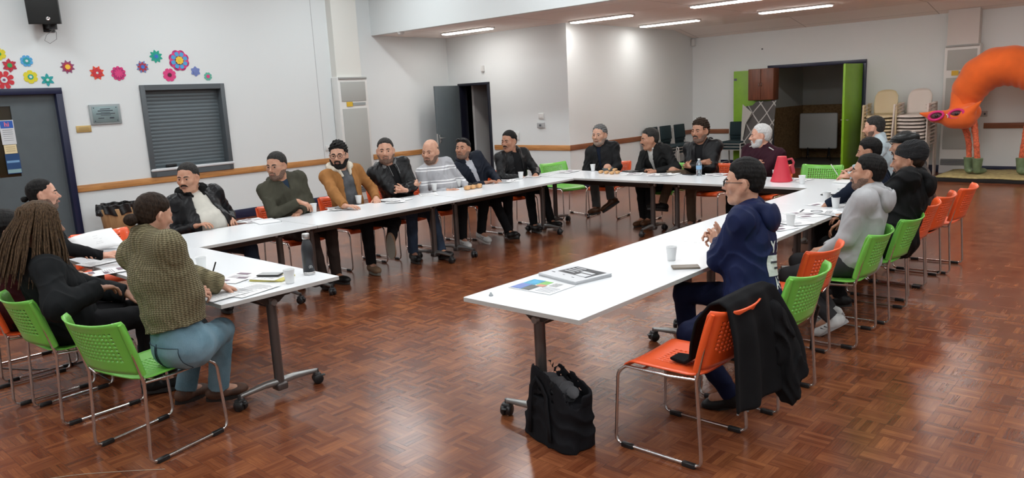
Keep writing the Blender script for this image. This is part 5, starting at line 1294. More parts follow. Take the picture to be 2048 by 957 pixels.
# ---- the four note takers at the left
def jeans_details(c):
    low_bun(c); tree = BVHTree.FromObject(c['tro'], bpy.context.evaluated_depsgraph_get()); pel = Vector(c['pel']); s = c['s']
    def onj(a, z): 
        o = Vector((a, -.6, pel.z+z)); h_ = tree.ray_cast(o, Vector((0, 1, 0))); return (h_[0] if h_[0] else o+Vector((0, .4, 0)))-Vector((0, .004, 0))
    for cx in (.075, -.085):
        n = 6; vs = [onj(cx+.065*(i/n-.5)*2, .035-.125*j/n-.02*(1-abs(i/n-.5)*2)*(j == n)) for j in range(n+1) for i in range(n+1)]
        mb = MB(); mb.add(vs, [(j*7+i, j*7+i+1, (j+1)*7+i+1, (j+1)*7+i) for j in range(n) for i in range(n)], 0, True); mb.build('back_pocket', denim('pocket_denim', (.07, .15, .19), (.20, .31, .37)), c['tro'])
        ring = [vs[i] for i in range(7)]+[vs[j*7+6] for j in range(1, 7)]+[vs[42+i] for i in range(5, -1, -1)]+[vs[j*7] for j in range(5, 0, -1)]
        mb = MB(); mb.tube([v-Vector((0, .001, 0)) for v in ring], .0016, 5, closed=True); mb.build('pocket_seam', mat('dark_denim_thread', (.015, .03, .045), .8), c['tro'])
    mb = MB(); mb.tube([onj(0, z) for z in np.linspace(.05, -.10, 8)], .0022, 5); mb.build('centre_seam', mat('dark_denim_thread', (.015, .03, .045), .8), c['tro'])
def low_bun(c):
    HT, HM, hs = c['HT'], c['HM'], c['hs']; V = c['HV'](); V.ell(HT(0, -.135, -.045), np.array([.040, .036, .036])*hs, HM, 0); V.ell(HT(0, -.110, -.035), np.array([.026, .02, .024])*hs, HM, .02); V.folds(.0025, 120, 1)
    link('hair_bun', V.mesh('bun'), HR['dbrown'], c['root'])
def long_fn(x, y, z):
    base = (z-(-.11+1.06*(y+.09)))*.7; return np.minimum(base, np.where(np.abs(x) > .05, np.sqrt((y+.006)**2+(z+.010)**2)-.022, .05))
hc, hs = headpx(308, 388, 473, y=1.66)
SWT = knit_mat('olive_chunky_knit', (.055, .046, .020), (.28, .24, .135))
person(-4.02, 1.66, 96, hc, hs, 98, 'woman with a low dark bun writing in a chunky olive knitted sweater and faded jeans', hpitch=-16, sex='f', hairfn=long_fn, hair='dbrown', hthick=.008, hrough=.002, skin='warm', h=.0045, jaw=.85, top=SWT, collar='turtle', trous=LDEN, sleeve=1.5, topfit=.036, fold=.003, drop=-.01, hem=.115, build=1.12, trwide=1.25,
       armR=at(380, 592, z=.785), armL=(-.22, .42, .77), poleR=(1, -.35, -.8), poleL=(-1, -.3, -1), handR=dict(d=(.15, 1, .15), n=(-.7, 0, -.7), t=(-.6, 0, .8), curl=.75), legR=at(437, 775, z=.13), legL=at(372, 778, z=.12), footR=(.3, 1, -.02), footL=(-.2, 1, -.02), shoe=mat('worn_brown_boot', (.085, .038, .022), .6, nsc=20, nvar=.4), extra=jeans_details)
def braids(c):
    HT, HM, hs = c['HT'], c['HM'], c['hs']; rnd = random.Random(5); mb = MB()
    for k in range(230):
        a = rnd.uniform(-PI*.80, PI*.80)+PI; e = rnd.uniform(0, 1)**.7; ph = rnd.uniform(0, 6)   # around the head, not over the face
        sx, sy = math.sin(a), -math.cos(a)*-1
        r0 = .020+.070*e; p0 = np.array([sx*r0*.9, sy*r0-.012, .125-.075*e**2]); wx = .105+.04*rnd.random(); L = rnd.uniform(.20, .34)+(.03 if sy < 0 else 0)
        p1 = np.array([sx*.094, sy*.112-.014, .035]); p2 = np.array([sx*wx, sy*wx*1.1-.02, -.06]); p3 = np.array([sx*(wx+.035), sy*(wx+.045)-.022, -.06-L*.45]); p4 = np.array([sx*(wx+.05+.02*rnd.uniform(-1, 1)), sy*(wx+.065)-.025, -.06-L*.8])
        P = [p0, p1*.6+p0*.4+np.array([sx*.012, sy*.012, .02]), p1, p2, (p2+p3)/2+np.array([math.cos(ph), math.sin(ph), 0])*.005, p3, p4]
        r = rnd.uniform(.0036, .0055)*hs; mb.tube([HT(*p) for p in P], [r, r, r, r, r, r*.9, r*.5], 6)
    mb.build('braids', HR['braid'], c['root'])
hc, hs = headpx(82, 405, 492, y=1.385)
person(-5.08, 1.44, 86, hc, hs, 84, 'person with long brown braids seen from behind in black clothes', hpitch=-10, sex='f', hairfn=long_fn, hair='braid', hthick=.010, hrough=.003, skin='brown', h=.005, top=cloth('black_jersey', (.009, .010, .011), .8), collar='crew', trous=BLK, sleeve=1.4, topfit=.034, build=1.15, hem=-.18, drop=.045,
       armR=at(196, 578, x=-4.78), armL=(-.06, .36, .66), poleR=(1, -.3, -.8), poleL=(-1, -.3, -1), handR=dict(d=(-.4, 1, -.1), n=(0, 0, -1), curl=.5), legR=(.12, .40, .10), extra=braids)
def knob(c):
    HT, HM, hs = c['HT'], c['HM'], c['hs']; V = c['HV'](); V.ell(HT(0, -.128, -.020), np.array([.026, .028, .024])*hs, HM, 0); V.folds(.002, 120, 1); link('hair_knot', V.mesh('bun'), HR['black'], c['root'])
hc, hs = headpx(86, 358, 421, y=1.75)
person(-6.28, 1.52, 88, hc, hs, 68, 'man with shaved sides and a small hair knot holding up a paper, seen in profile', hpitch=2, hairfn=std_hair(.097, -.095), hair='black', hthick=.004, hrough=.002, beard='stub', bthick=.0012, skin='fair', top=BLK, collar='crew', trous=BLK, armR=at(206, 512, z=.80), armL=at(150, 512, z=.82), poleR=(1, -.3, -1), poleL=(-1, -.3, -1), handL=dict(d=(.8, .6, .1), n=(-.3, -.2, -1), t=(0, .3, 1), curl=.35), handR=dict(d=(.7, .6, .1), n=(-.4, .3, -1), t=(-.5, .6, .3), curl=.35), h=.0052, extra=knob)
hc, hs = headpx(12, 424, 500, y=1.34)
person(-5.72, 1.34, 92, hc, hs, 80, 'person with long dark hair at the left edge of the photo, in dark clothes', hpitch=-6, sex='f', hairfn=long_fn, hair='black', hthick=.022, skin='warm', top=cloth('dark_plum_top', (.045, .012, .014)), collar='crew', trous=BLK, hback=.03, hside=.012)

# ================================================================== things on the tables
TT = TZ+.0008
def onT(u, v, dz=0): p = at(u, v, z=TT); return Vector((p.x, p.y, TT+dz))
CUPM = mat('white_plastic_cup', (.74, .75, .75), .4)
def make_cup():
    pr = [(.0, .0), (.0245, .0), (.0255, .004)]
    for k in range(7):
        z = .010+k*.011; r = .026+.0011*k+.0002*k; pr += [(r+.0007, z), (r+.0002, z+.005)]
    pr += [(.0345, .086), (.0372, .0885), (.0372, .0915), (.0345, .0915), (.0330, .085), (.0245, .006), (0, .005)]
    mb = MB(); mb.lathe(pr, seg=28); return mb.mesh('plastic_cup')
cupme = make_cup()
CUPS = [(404, 540, 'white plastic cup on the left table next to the knitted sweater sleeve'), (580, 567, 'white plastic cup beside the black bottle'), (628, 425, 'white plastic cup in front of the man in the olive jacket'),
        (718, 408, 'white plastic cup in front of the man in the tan jacket'), (869, 383, 'white plastic cup in front of the bald man, left of the pair'), (918, 374, 'white plastic cup beside the bread on the left hand row'),
        (1042, 358, 'white plastic cup in front of the man in the black bomber jacket'), (1186, 342, 'white plastic cup left of the bread on the far row'), (1398, 348, 'white plastic cup left of the water bottle'),
        (1551, 356, 'white plastic cup half hidden behind the red megaphone'), (1604, 368, 'white plastic cup right of the red megaphone'), (1653, 404, 'white plastic cup furthest left of the three together, in front of the grey hoodie'),
        (1682, 397, 'white plastic cup at the back of the three together'), (1671, 416, 'white plastic cup at the front of the three together'), (1581, 452, 'white plastic cup on printed sheets behind the navy windbreaker'),
        (1343, 521, 'white plastic cup nearest the navy windbreaker, beside the brown phone')]
for u, v, lab in CUPS:
    o = link('plastic_cup', cupme, CUPM); o.location = onT(u, v); o.rotation_euler = (0, 0, u); tag(o, lab, 'cup', 'white plastic cups on the tables')
PAPER = mat('white_paper', (.75, .75, .75), .7); PRINT = mat('grey_print', (.25, .26, .28), .6); PRINTP = mat('mauve_print', (.20, .14, .18), .6); PRINTK = mat('dark_print', (.03, .035, .05), .6)
rp = random.Random(11)
def sheet(c, rz, label, w=.21, h=.297, kind=0, dz=0, group='printed sheets on the tables', parent=None):
    """one sheet with its printed lines as a part"""
    e = MB(); n = 8; vs = []; amp = .0025+.002*rp.random(); ph = rp.random()*6
    for s_ in (0, 1):
        for j in range(n+1):
            for i in range(n+1): vs.append((w*(i/n-.5), h*(j/n-.5), (.0004+.0006*s_)+amp*(abs(i/n-.5)*2)**3*(.5+.5*math.sin(ph+j/n*3))))
    N = (n+1)**2; fs = []
    for j in range(n):
        for i in range(n):
            a = j*(n+1)+i; fs += [(a+N, a+1+N, a+n+2+N, a+n+1+N), (a, a+n+1, a+n+2, a+1)]
    for i in range(n): fs += [(i, i+1, i+1+N, i+N), (N-1-i, N-2-i, 2*N-2-i, 2*N-1-i), (i*(n+1), i*(n+1)+N, (i+1)*(n+1)+N, (i+1)*(n+1)), (i*(n+1)+n, (i+1)*(n+1)+n, (i+1)*(n+1)+n+N, i*(n+1)+n+N)]
    e.add(vs, fs, 0, False); o = e.build('sheet_of_paper', PAPER, None, (c[0], c[1], c[2]+dz), (0, 0, R_(rz))); tag(o, label, 'paper', group)
    mb = MB(); zz = .0022+amp*.35
    if kind == 0:
        for k in range(13):
            if rp.random() < .82: L = w*(.45+.35*rp.random()); mb.box((-w*.4+L/2, h*.40-k*h*.062, zz), (L, .0032, .0003))
    elif kind == 1:
        mb.box((-w*.18, h*.30, zz), (w*.45, h*.14, .0003)); mb.box((w*.2, -h*.05, zz), (w*.35, h*.10, .0003)); mb.box((-w*.2, -h*.32, zz), (w*.4, h*.12, .0003))
        for k in range(5): mb.box((0, h*.12-k*h*.05, zz), (w*.7, .0028, .0003))
    else:
        mb.box((0, h*.38, zz), (w*.75, h*.05, .0003)); mb.tube(arc((0, -h*.02, zz), w*.22, 0, 2*PI, 20, (1, 0, 0), (0, 1, 0)), .0022, 4)
        for k in range(4): mb.box((0, -h*.28-k*h*.04, zz), (w*.6, .0028, .0003))
    mb.build('printed_text', (PRINT, PRINTP, PRINTK)[kind % 3], o); return o
def pile(u, v, n, spread, label, kinds=(0, 1, 2), base=0, sc=1.0):
    for k in range(n):
        p = onT(u, v); sheet((p.x+spread*rp.uniform(-1, 1)*.5, p.y+spread*rp.uniform(-1, 1), TT), base+rp.uniform(-35, 35), label, kind=kinds[k % len(kinds)], dz=k*.0035, w=.21*sc, h=.297*sc)
pile(500, 443, 2, .12, 'printed sheet beside the phone of the man in the cream sweater', base=80)
pile(685, 416, 3, .10, 'printed sheet in front of the man in the tan jacket', base=70); pile(800, 400, 4, .18, 'printed sheet in front of the man with the grey hood', base=70)
pile(860, 389, 1, .02, 'printed sheet left of the bread, in front of the bald man', base=70); pile(1005, 364, 3, .14, 'printed sheet right of the bread on the left hand row', base=60)
pile(1078, 352, 2, .12, 'printed sheet in front of the empty green chair at the corner', base=30); pile(1140, 343, 2, .12, 'printed sheet left of the grey haired man', base=10)
pile(1262, 349, 2, .10, 'printed sheet right of the bread on the far row', base=10); pile(1325, 350, 3, .10, 'printed sheet in front of the man leaning forward', base=10)
pile(1425, 351, 2, .08, 'printed sheet right of the water bottle', base=0); pile(1590, 362, 2, .08, 'printed sheet beside the red megaphone', base=10)
for (u, v, r, k, lab) in ((1548, 455, 70, 1, 'printed sheet nearest the navy windbreaker on the right hand row'), (1582, 446, 60, 0, 'printed sheet under the single cup behind the navy windbreaker'), (1607, 430, 55, 1, 'printed sheet with mauve blocks in front of the grey hoodie'),
                          (1632, 424, 100, 2, 'printed sheet with a drawn ring in front of the grey hoodie'), (1668, 428, 75, 0, 'printed sheet at the table edge by the grey hoodie'), (1700, 404, 90, 0, 'printed sheet right of the three cups'), (1655, 411, 80, 1, 'printed sheet under the three cups')):
    sheet(onT(u, v), r, lab, kind=k, dz=rp.uniform(0, .004))
for (u, v, r, k, lab) in ((478, 556, 20, 1, 'printed sheet with dark blocks beside the pen hand of the bun haired woman'), (500, 582, 12, 0, 'sheet of small text nearest the edge of the left table'), (452, 590, 5, 0, 'sheet of text under the pen hand of the bun haired woman'), (215, 545, -10, 1, 'printed sheet at the table edge left of the knitted sweater'),
                          (205, 525, 10, 0, 'sheet of text below the raised paper'), (245, 512, 30, 2, 'printed sheet right of the raised paper'), (228, 492, 40, 0, 'sheet behind the raised paper')):
    sheet(onT(u, v), r, lab, kind=k, dz=rp.uniform(0, .004))
# the raised paper
c4 = [at(135, 478, y=2.16), at(222.6, 456, y=2.34), at(251, 489, y=2.14), at(166, 511, y=1.98)]
mb = MB(); n = 6; g = []
for j in range(n+1):
    for i in range(n+1):
        a = c4[0].lerp(c4[1], i/n); b_ = c4[3].lerp(c4[2], i/n); p = a.lerp(b_, j/n); p += Vector((0, -.010, .010))*math.sin(PI*i/n); g.append(p)
mb.add(g, [(j*(n+1)+i, (j+1)*(n+1)+i, (j+1)*(n+1)+i+1, j*(n+1)+i+1) for j in range(n) for i in range(n)], 0, True); o = mb.build('raised_paper', PAPER); o.modifiers.new('t', 'SOLIDIFY').thickness = .0012
tag(o, 'large white paper held up tilted by the man with the hair knot', 'paper')
mb = MB(); e1 = (c4[1]-c4[0]); e2 = (c4[3]-c4[0]); nn = e1.cross(e2).normalized()
for k, (a, b_, w_) in enumerate(((.55, .30, .2), (.52, .42, .16), (.60, .5, .10), (.52, .62, .25), (.5, .7, .3))):
    p = c4[0]+e1*a+e2*b_+Vector((0, -.010, .010)); M = Matrix([e1.normalized(), e2.normalized(), nn]).transposed()
    for sg in (-1, 1): mb.box(p+nn*.0022*sg, (w_*.3, .003, .0004), M)
mb.build('faint_print', mat('faint_print', (.45, .46, .48), .7), o)
# phones, pens, notebooks
def slab(name, c, size, rz, m, label, cat, screen=None, group=None):
    e = MB(); e.box((0, 0, size[2]/2), size, bev=min(.004, size[2]*.4)); o = e.build(name, m, None, c, (0, 0, R_(rz))); tag(o, label, cat, group)
    if screen: s_ = MB(); s_.box((0, 0, size[2]+.0003), (size[0]*.90, size[1]*.93, .0006)); s_.build('screen', screen, o)
    return o
SCR = mat('dark_phone_glass', (.01, .011, .013), .08); SCRG = mat('pale_phone_screen', (.42, .43, .43), .15)
slab('mobile_phone', onT(437, 453), (.085, .165, .010), 60, BLACKP, 'black phone lying by the right hand of the man in the cream sweater', 'phone', SCR)
slab('mobile_phone', onT(452, 449, .012), (.07, .13, .009), 75, BLACKP, 'second dark phone beside the hand of the man in the cream sweater', 'phone', SCR)
nb_ = slab('notebook', onT(545, 558), (.165, .235, .012), -62, mat('yellow_cover', (.62, .55, .16), .6), 'thin notebook with a yellow cover under the phone, by the black bottle', 'notebook')
sheet(onT(536, 559), -66, 'white sheet lying on the yellow notebook', w=.15, h=.21, dz=.013, kind=0)
slab('mobile_phone', onT(541, 556, .0185), (.078, .155, .009), -58, BLACKP, 'black framed phone with a pale screen on the yellow notebook', 'phone', SCRG)
p = slab('notebook', onT(532, 444), (.21, .29, .010), 78, mat('white_note_cover', (.72, .73, .74), .6), 'white notebook with a dark edge beside the hand of the man in the cream sweater', 'notebook')
mb = MB(); mb.box((.1065, 0, .004), (.003, .29, .006)); mb.build('dark_edge', BLACKP, p)
slab('mobile_phone', onT(1371, 536), (.085, .165, .011), -52, mat('brown_phone_case', (.19, .155, .12), .5), 'brown grey phone lying by the table edge, in front of the navy windbreaker', 'phone', mat('brown_phone_back', (.22, .19, .155), .35))
slab('mobile_phone', onT(1378, 350), (.08, .16, .012), 75, BLACKP, 'black phone beside the plastic water bottle', 'phone', SCR)
slab('folder', onT(1262, 344), (.15, .22, .014), 70, BLACKP, 'black folder at the arm of the man leaning forward', 'folder')
slab('notepad', onT(1700, 366), (.21, .28, .018), 80, mat('white_pad', (.70, .70, .69), .6), 'white notepad under the hand of the man in the pale blue shirt', 'notepad')
slab('note_card', onT(268, 497), (.12, .2, .006), 60, mat('dark_card', (.03, .03, .035), .5), 'dark card at the right edge of the raised paper', 'card')
def pen(c, d, L, m, label, r=.0045):
    d = Vector(d).normalized(); e = MB(); c = Vector(c); e.tube([c, c+d*L*.08, c+d*L*.10, c+d*L], [.001, r*.7, r, r], 8); o = e.build('pen', m); tag(o, label, 'pen'); return o
pen(at(408, 560, z=.80)+Vector((.02, .02, -.03)), (.35, .25, 1), .15, BLACKP, 'black pencil in the hand of the bun haired woman')
pen(at(1678, 348, z=.80)+Vector((0, -.02, -.02)), (-.45, -.1, .75), .15, SOLEW, 'white pen in the hand of the man in the pale blue shirt')
pen(onT(1640, 391, .006), (.9, .25, 0), .15, BLACKP, 'black marker lying behind the three cups', .009); pen(onT(240, 494, .02), (1, .35, 0), .16, BLACKP, 'black pen beside the raised paper')
mb = MB(); mb.lathe([(.012, 0), (.013, .004), (.008, .010), (.005, .018), (0, .022)], seg=10); o = mb.build('bottle_cap', mat('grey_cap', (.35, .38, .40), .4), None, onT(982, 592)); tag(o, 'tiny grey cap alone on the near corner of the right hand table', 'cap')
# flask
fl = empty('water_flask', onT(619, 549)); tag(fl, 'matt black steel flask with a silver cap standing on the left table', 'bottle')
mb = MB(); mb.lathe([(0, .018), (.038, .018), (.038, .17), (.034, .195), (.024, .225), (.020, .232), (.020, .240), (0, .240)], seg=32); mb.build('body', mat('matt_black_paint', (.018, .02, .024), .45), fl)
mb = MB(); mb.lathe([(0, 0), (.035, 0), (.038, .003), (.0385, .020), (0, .0205)], seg=32); mb.build('steel_base', STEEL, fl)
mb = MB(); mb.lathe([(.0, .236), (.0235, .236), (.0245, .240), (.0245, .268), (.022, .273), (0, .274)], seg=32); mb.build('cap', STEEL, fl)
mb = MB(); mb.tube(arc((.012, -.0375, .055), .010, -.8, 4.2, 14, (1, 0, 0), (0, 0, 1)), .0014, 5); mb.box((.012, -.0378, .055), (.005, .002, .012)); mb.build('emblem', mat('pale_emblem', (.5, .5, .5), .5), fl)
fl.rotation_euler = (0, 0, R_(58))
# water bottle
wbt = empty('water_bottle', onT(1398, 352)); tag(wbt, 'clear plastic water bottle with a pale blue label on the far table', 'bottle')
PET = mat('clear_plastic', (.62, .70, .76), .06, trans=.85); 
mb = MB(); mb.lathe([(0, 0), (.030, 0), (.034, .006), (.034, .03), (.032, .036), (.034, .042), (.034, .075), (.031, .080), (.034, .086), (.034, .13), (.032, .150), (.022, .178), (.0135, .190), (.0135, .202), (0, .202)], seg=28); mb.build('body', PET, wbt)
mb = MB(); mb.lathe([(.0346, .082), (.0350, .083), (.0350, .128), (.0346, .129)], seg=28); mb.build('label', mat('pale_blue_label', (.22, .40, .62), .5), wbt)
mb = MB(); mb.lathe([(.0155, .198), (.0155, .213), (0, .214)], seg=20); mb.build('cap', SOLEW, wbt)
# megaphone
RED = mat('red_megaphone_plastic', (.56, .022, .045), .38); mg = empty('megaphone', onT(1563, 363)); tag(mg, 'red cone shaped megaphone standing on its bell on the far table', 'megaphone')
mb = MB(); mb.lathe([(.118, .0), (.120, .004), (.117, .012), (.100, .06), (.052, .262), (.050, .275), (.045, .281), (0, .283)], seg=40); mb.build('cone', RED, mg)
mb = MB(); mb.tube([(.085, 0, .15), (.115, -.01, .17), (.125, -.01, .21), (.105, 0, .25), (.058, 0, .24)], .013, 8); mb.box((.115, -.005, .13), (.045, .035, .10), Matrix.Rotation(R_(-12), 3, 'Y'), bev=.012); mb.build('grip', mat('dark_red_grip', (.40, .03, .05), .4), mg)
mg.rotation_euler = (0, 0, R_(35))
# bread
CRUST = mat('bread_crust', (.58, .33, .15), .75, nsc=14, nvar=.35, bsc=60, bst=.4, bd=.004); CLEAR = mat('clear_tray', (.7, .72, .72), .1, trans=.8)
def roll(c, rz, label, sx=.055, sy=.085, sz=.048):
    mb = MB(); mb.box((0, 0, sz/2+.001), (sx, sy, sz), bev=.016); o = mb.build('bread_roll', CRUST, None, c, (0, 0, R_(rz))); tag(o, label, 'bread', 'bread rolls on the tables'); return o
for (u, v, r) in ((1202, 347, 0), (1213, 348, 0), (1224, 349, 0), (1235, 348, 0), (1219, 342, 0), (1230, 343, 0)): roll(onT(u, v), r+90 if 0 else r, 'bread roll in the row of six on the far table, right of the cup', .050, .075, .040)
for (u, v, r, lab) in ((935, 380, 30, 'bread roll at the left end of the bread on the left hand row'), (958, 376, 30, 'bread roll at the right end of the bread on the left hand row'), (946, 378, 30, 'bread roll under the sunglasses on the left hand row')): roll(onT(u, v), r, lab, .07, .10)
sg = empty('sunglasses', onT(946, 378, .049), R_(60)); tag(sg, 'black sunglasses lying on the bread of the left hand row', 'glasses')
mb = MB()
for g in (-1, 1): mb.box((g*.033, 0, .012), (.052, .006, .024), bev=.003)
mb.build('lenses', GLF, sg)
for g in (-1, 1): mb = MB(); mb.tube([(g*.060, 0, .018), (g*.062, .06, .012), (g*.055, .11, .004)], .0022, 6); mb.build('temple', GLF, sg)
# newspapers and magazine
def quad_thing(name, px, z0, th, m, label, cat, layers=1):
    P = [at(u, v, z=z0) for u, v in px]; c = sum(P, Vector())/4; e1 = ((P[1]-P[0])+(P[2]-P[3])); e2 = ((P[3]-P[0])+(P[2]-P[1])); w = e2.length/2; h = e1.length/2; a = math.atan2(e2.y, e2.x)
    root = empty(name, (c.x, c.y, TT), a); tag(root, label, cat); mb = MB()
    for k in range(layers): mb.box((rp.uniform(-.002, .002)*(layers > 1), rp.uniform(-.003, .003)*(layers > 1), th/layers*(k+.5)), (w, h, th/layers*.86), Rz(R_(rp.uniform(-1, 1)*(layers > 1))), bev=0)
    mb.build('pages', m, root); return root, w, h
NEWS = mat('newsprint', (.60, .61, .63), .75)
r_, w, h = quad_thing('newspaper_stack', [(1085, 552), (1140, 531), (1213, 550), (1162, 569)], TZ+.009, .019, NEWS, 'stack of black and white newspapers on the near right hand table', 'newspapers', 9)
def patch(nm, x0, x1, y0, y1, z, m, parent): mb = MB(); mb.box(((x0+x1)/2, (y0+y1)/2, z), (x1-x0, y1-y0, .0006)); return mb.build(nm, m, parent)
PH = mat('dark_grey_photo', (.055, .055, .06), .6, nsc=25, nvar=.7); 
patch('front_page_photo', -w*.34, w*.42, -h*.12, h*.44, .0195, PH, r_)
wl = MB()
for k in range(4): wl.box((-w*.16, h*(.36-.11*k), .0201), (w*.26, .010, .0005))
wl.box((w*.18, h*.18, .0201), (w*.30, .03, .0005)); wl.box((w*.24, -h*.02, .0201), (w*.26, .05, .0005)); wl.build('headline', NEWS, r_)
wl = MB(); wl.box((-w*.36, -h*.22, .0199), (w*.08, .008, .0005)); wl.box((-w*.05, -h*.25, .0199), (w*.05, .005, .0005)); wl.box((w*.22, -h*.28, .0199), (w*.06, .006, .0005)); wl.box((w*.40, -h*.05, .0199), (w*.04, .05, .0005)); wl.build('small_print', PRINTK, r_)
r_, w, h = quad_thing('magazine', [(1019, 577), (1067, 559), (1151, 573), (1100, 591)], TZ, .004, mat('glossy_white_page', (.74, .75, .77), .3), 'colourful blue green printed magazine on the near right hand table', 'magazine')
patch('blue_block', -w*.48, -w*.18, -h*.46, h*.46, .0045, mat('teal_blue_ink', (.03, .28, .46), .35, nsc=9, nvar=.5), r_); patch('violet_corner', -w*.48, -w*.24, -h*.46, h*.0, .0052, mat('violet_blue_ink', (.13, .20, .50), .35), r_)
patch('green_block', -w*.17, w*.02, h*.06, h*.44, .0046, mat('green_ink', (.20, .50, .12), .35, nsc=20, nvar=.5), r_); patch('dark_block', -w*.22, -w*.02, -h*.46, -h*.02, .0052, mat('grey_ink', (.10, .11, .10), .35, nsc=20, nvar=.5), r_); patch('pink_block', -w*.12, w*.06, -h*.06, h*.12, .0058, mat('salmon_ink', (.58, .25, .17), .35), r_)
patch('grey_square', w*.10, w*.28, h*.10, h*.40, .0046, mat('pale_grey_ink', (.40, .40, .40), .5, nsc=120, nvar=.4), r_)
tl = MB()
for k in range(5): tl.box((w*.26, -h*.02-h*.09*k, .0046), (w*.36, .003, .0004))
tl.build('text_lines', PRINT, r_)

# ================================================================== bags, coat, bin
def bag_mesh():
    """tote standing on the floor: outer shell, folded sides, open mouth with a lining"""
    V = Vol((-.26, -.20, -.02), (.26, .20, .50), .006); X, Y, Z = V.full(); t_ = np.clip(Z/.42, 0, 1)
    bx = .205-.010*t_+.008*np.sin(7*Z+2); by = .120-.050*t_**1.3
    sx = .035*np.sin(5*Z)*t_; d = (np.abs((X-sx)/bx)**4+np.abs(Y/by)**4)**.25-1; d = d*np.minimum(bx, by)*.9
    topz = .350+.03*np.cos(X*9+.6)-.02*X/.15; d = np.maximum(np.maximum(d, -Z), Z-topz)
    ib = (np.abs((X-sx)/(bx-.011))**4+np.abs(Y/(by-.011))**4)**.25-1; ib = np.maximum(ib*np.minimum(bx, by)*.9, 0.24-Z+0*X*Y)
    V.d = np.maximum(d, -ib).astype(np.float32)+0*V.d; V.folds(.0028, 42, 3, (.8, .3, .9)); return V.mesh('tote')
BAGM = cloth('black_canvas', (.010, .010, .012), .75, bsc=240)
A, B_, C_ = at(1054, 868, z=0), at(1140, 916, z=0), at(1192, 884, z=0); cc = (A+C_)/2; ang = math.atan2(B_.y-A.y, B_.x-A.x)
bg = link('tote_bag', bag_mesh(), BAGM, None, (cc.x-.005, cc.y-.005, 0), (0, 0, ang)); tag(bg, 'open black canvas tote bag standing on the floor under the near table end', 'bag')
mb = MB(); mb.add([(-.12, -.03, .335), (.11, -.03, .325), (.11, .035, .345), (-.12, .035, .35)], [(0, 1, 2, 3)]); V = Vol((-.2, -.12, .18), (.2, .12, .44), .006); V.ell((-.01, 0, .285), (.165, .052, .060), None, 0); V.folds(.010, 60, 2); link('grey_lining', V.mesh('lining'), cloth('grey_lining_cloth', (.07, .07, .075), .6), bg)
for sg_, ph in ((-1, .0), (1, .4)):
    mb = MB(); pts = [(-.095, sg_*.126, .04), (-.090, sg_*.124, .16), (-.085, sg_*.110, .30), (-.06, sg_*.095, .345), (-.01, sg_*.098, .31), (.03, sg_*.104, .27), (.05, sg_*.116, .20), (.07, sg_*.124, .12), (.08, sg_*.128, .04)]
    P2 = [Vector(p) for p in pts]; vs = []; nrm = Vector((0, sg_, .1))
    for i, p in enumerate(P2):
        t_ = (P2[min(i+1, 8)]-P2[max(i-1, 0)]).normalized(); sd = t_.cross(nrm).normalized()*.014
        vs += [p-sd+nrm*.002, p+sd+nrm*.002]
    mb.add(vs, [(2*i, 2*i+1, 2*i+3, 2*i+2) for i in range(8)], 0, True); o = mb.build('strap', BAGM, bg); o.modifiers.new('t', 'SOLIDIFY').thickness = .005
# coat over the back of the near orange chair
def coat():
    path = [(-.245, .478, 0), (-.16, .472, .05), (-.125, .50, .12), (-.110, .58, .2), (-.070, .71, .3), (.015, .815, .38), (.076, .838, .42), (.118, .812, .47), (.142, .66, .58), (.145, .54, .7), (.152, .42, .84), (.16, .30, 1.0)]
    n, k = 26, len(path); vs = []; x0, y0 = -1.625, 3.0
    fine = []
    for i in range((k-1)*4+1):
        a = i/4; j = min(int(a), k-2); t_ = a-j; fine.append([path[j][q]*(1-t_)+path[j+1][q]*t_ for q in range(3)])
    m_ = len(fine)
    for i, (dx, z, s_) in enumerate(fine):
        if s_ < .42: ya, yb = 3.06+.10*(.42-s_)/.42, 3.50-.26*(.42-s_)/.42
        else: q = (s_-.42)/.58; ya, yb = 3.055+.015*q, 3.52+.31*math.sin(min(1, q*1.15)*PI/2)
        for j in range(n+1):
            w_ = j/n; y = ya+(yb-ya)*w_; fold = math.sin(w_*19+s_*3)*.017*min(1, max(0, s_-.40)*4)+math.sin(w_*8+1)*.02*max(0, s_-.45)
            zz = z-.06*max(0, s_-.75)*4*abs(math.sin(w_*4.2))*.5+(.05*max(0, w_-.80)*5*(s_-.6) if s_ > .6 else 0)
            vs.append((x0+dx+fold+.06*w_*max(0, s_-.5), y, max(zz, .06)))
    mb = MB(); mb.add(vs, [(i*(n+1)+j, i*(n+1)+j+1, (i+1)*(n+1)+j+1, (i+1)*(n+1)+j) for i in range(m_-1) for j in range(n)], 0, True)
    o = mb.build('coat', cloth('black_wool_coat', (.009, .009, .010), .9, bsc=220, bst=.4)); s_ = o.modifiers.new('t', 'SOLIDIFY'); s_.thickness = .016; s_.offset = 1; sub = o.modifiers.new('s', 'SUBSURF'); sub.levels = 1; sub.render_levels = 1
    tag(o, 'black coat draped over the back of the near orange chair', 'coat'); return o
ct = coat()
V = Vol((-1.62, 3.44, .10), (-1.30, 3.76, .80), .007); V.cone((-1.50, 3.50, .70), (-1.44, 3.60, .24), .050, .065, 0); V.cone((-1.49, 3.57, .66), (-1.42, 3.68, .34), .045, .05, .05); V.folds(.008, 50, 4); link('hanging_sleeve', V.mesh('sleeve'), cloth('black_wool_coat', (.009, .009, .010)), ct)
mb = MB()
for k in range(5): mb.tube([(-1.60+.012*k, 3.36+.03*k, .46), (-1.59+.012*k, 3.38+.03*k, .30), (-1.60+.01*k, 3.36+.035*k, .16+.02*(k % 2))], .006, 6)
mb.build('scarf_fringe', mat('grey_white_fringe', (.32, .33, .34), .8, nsc=60, nvar=.8), ct)
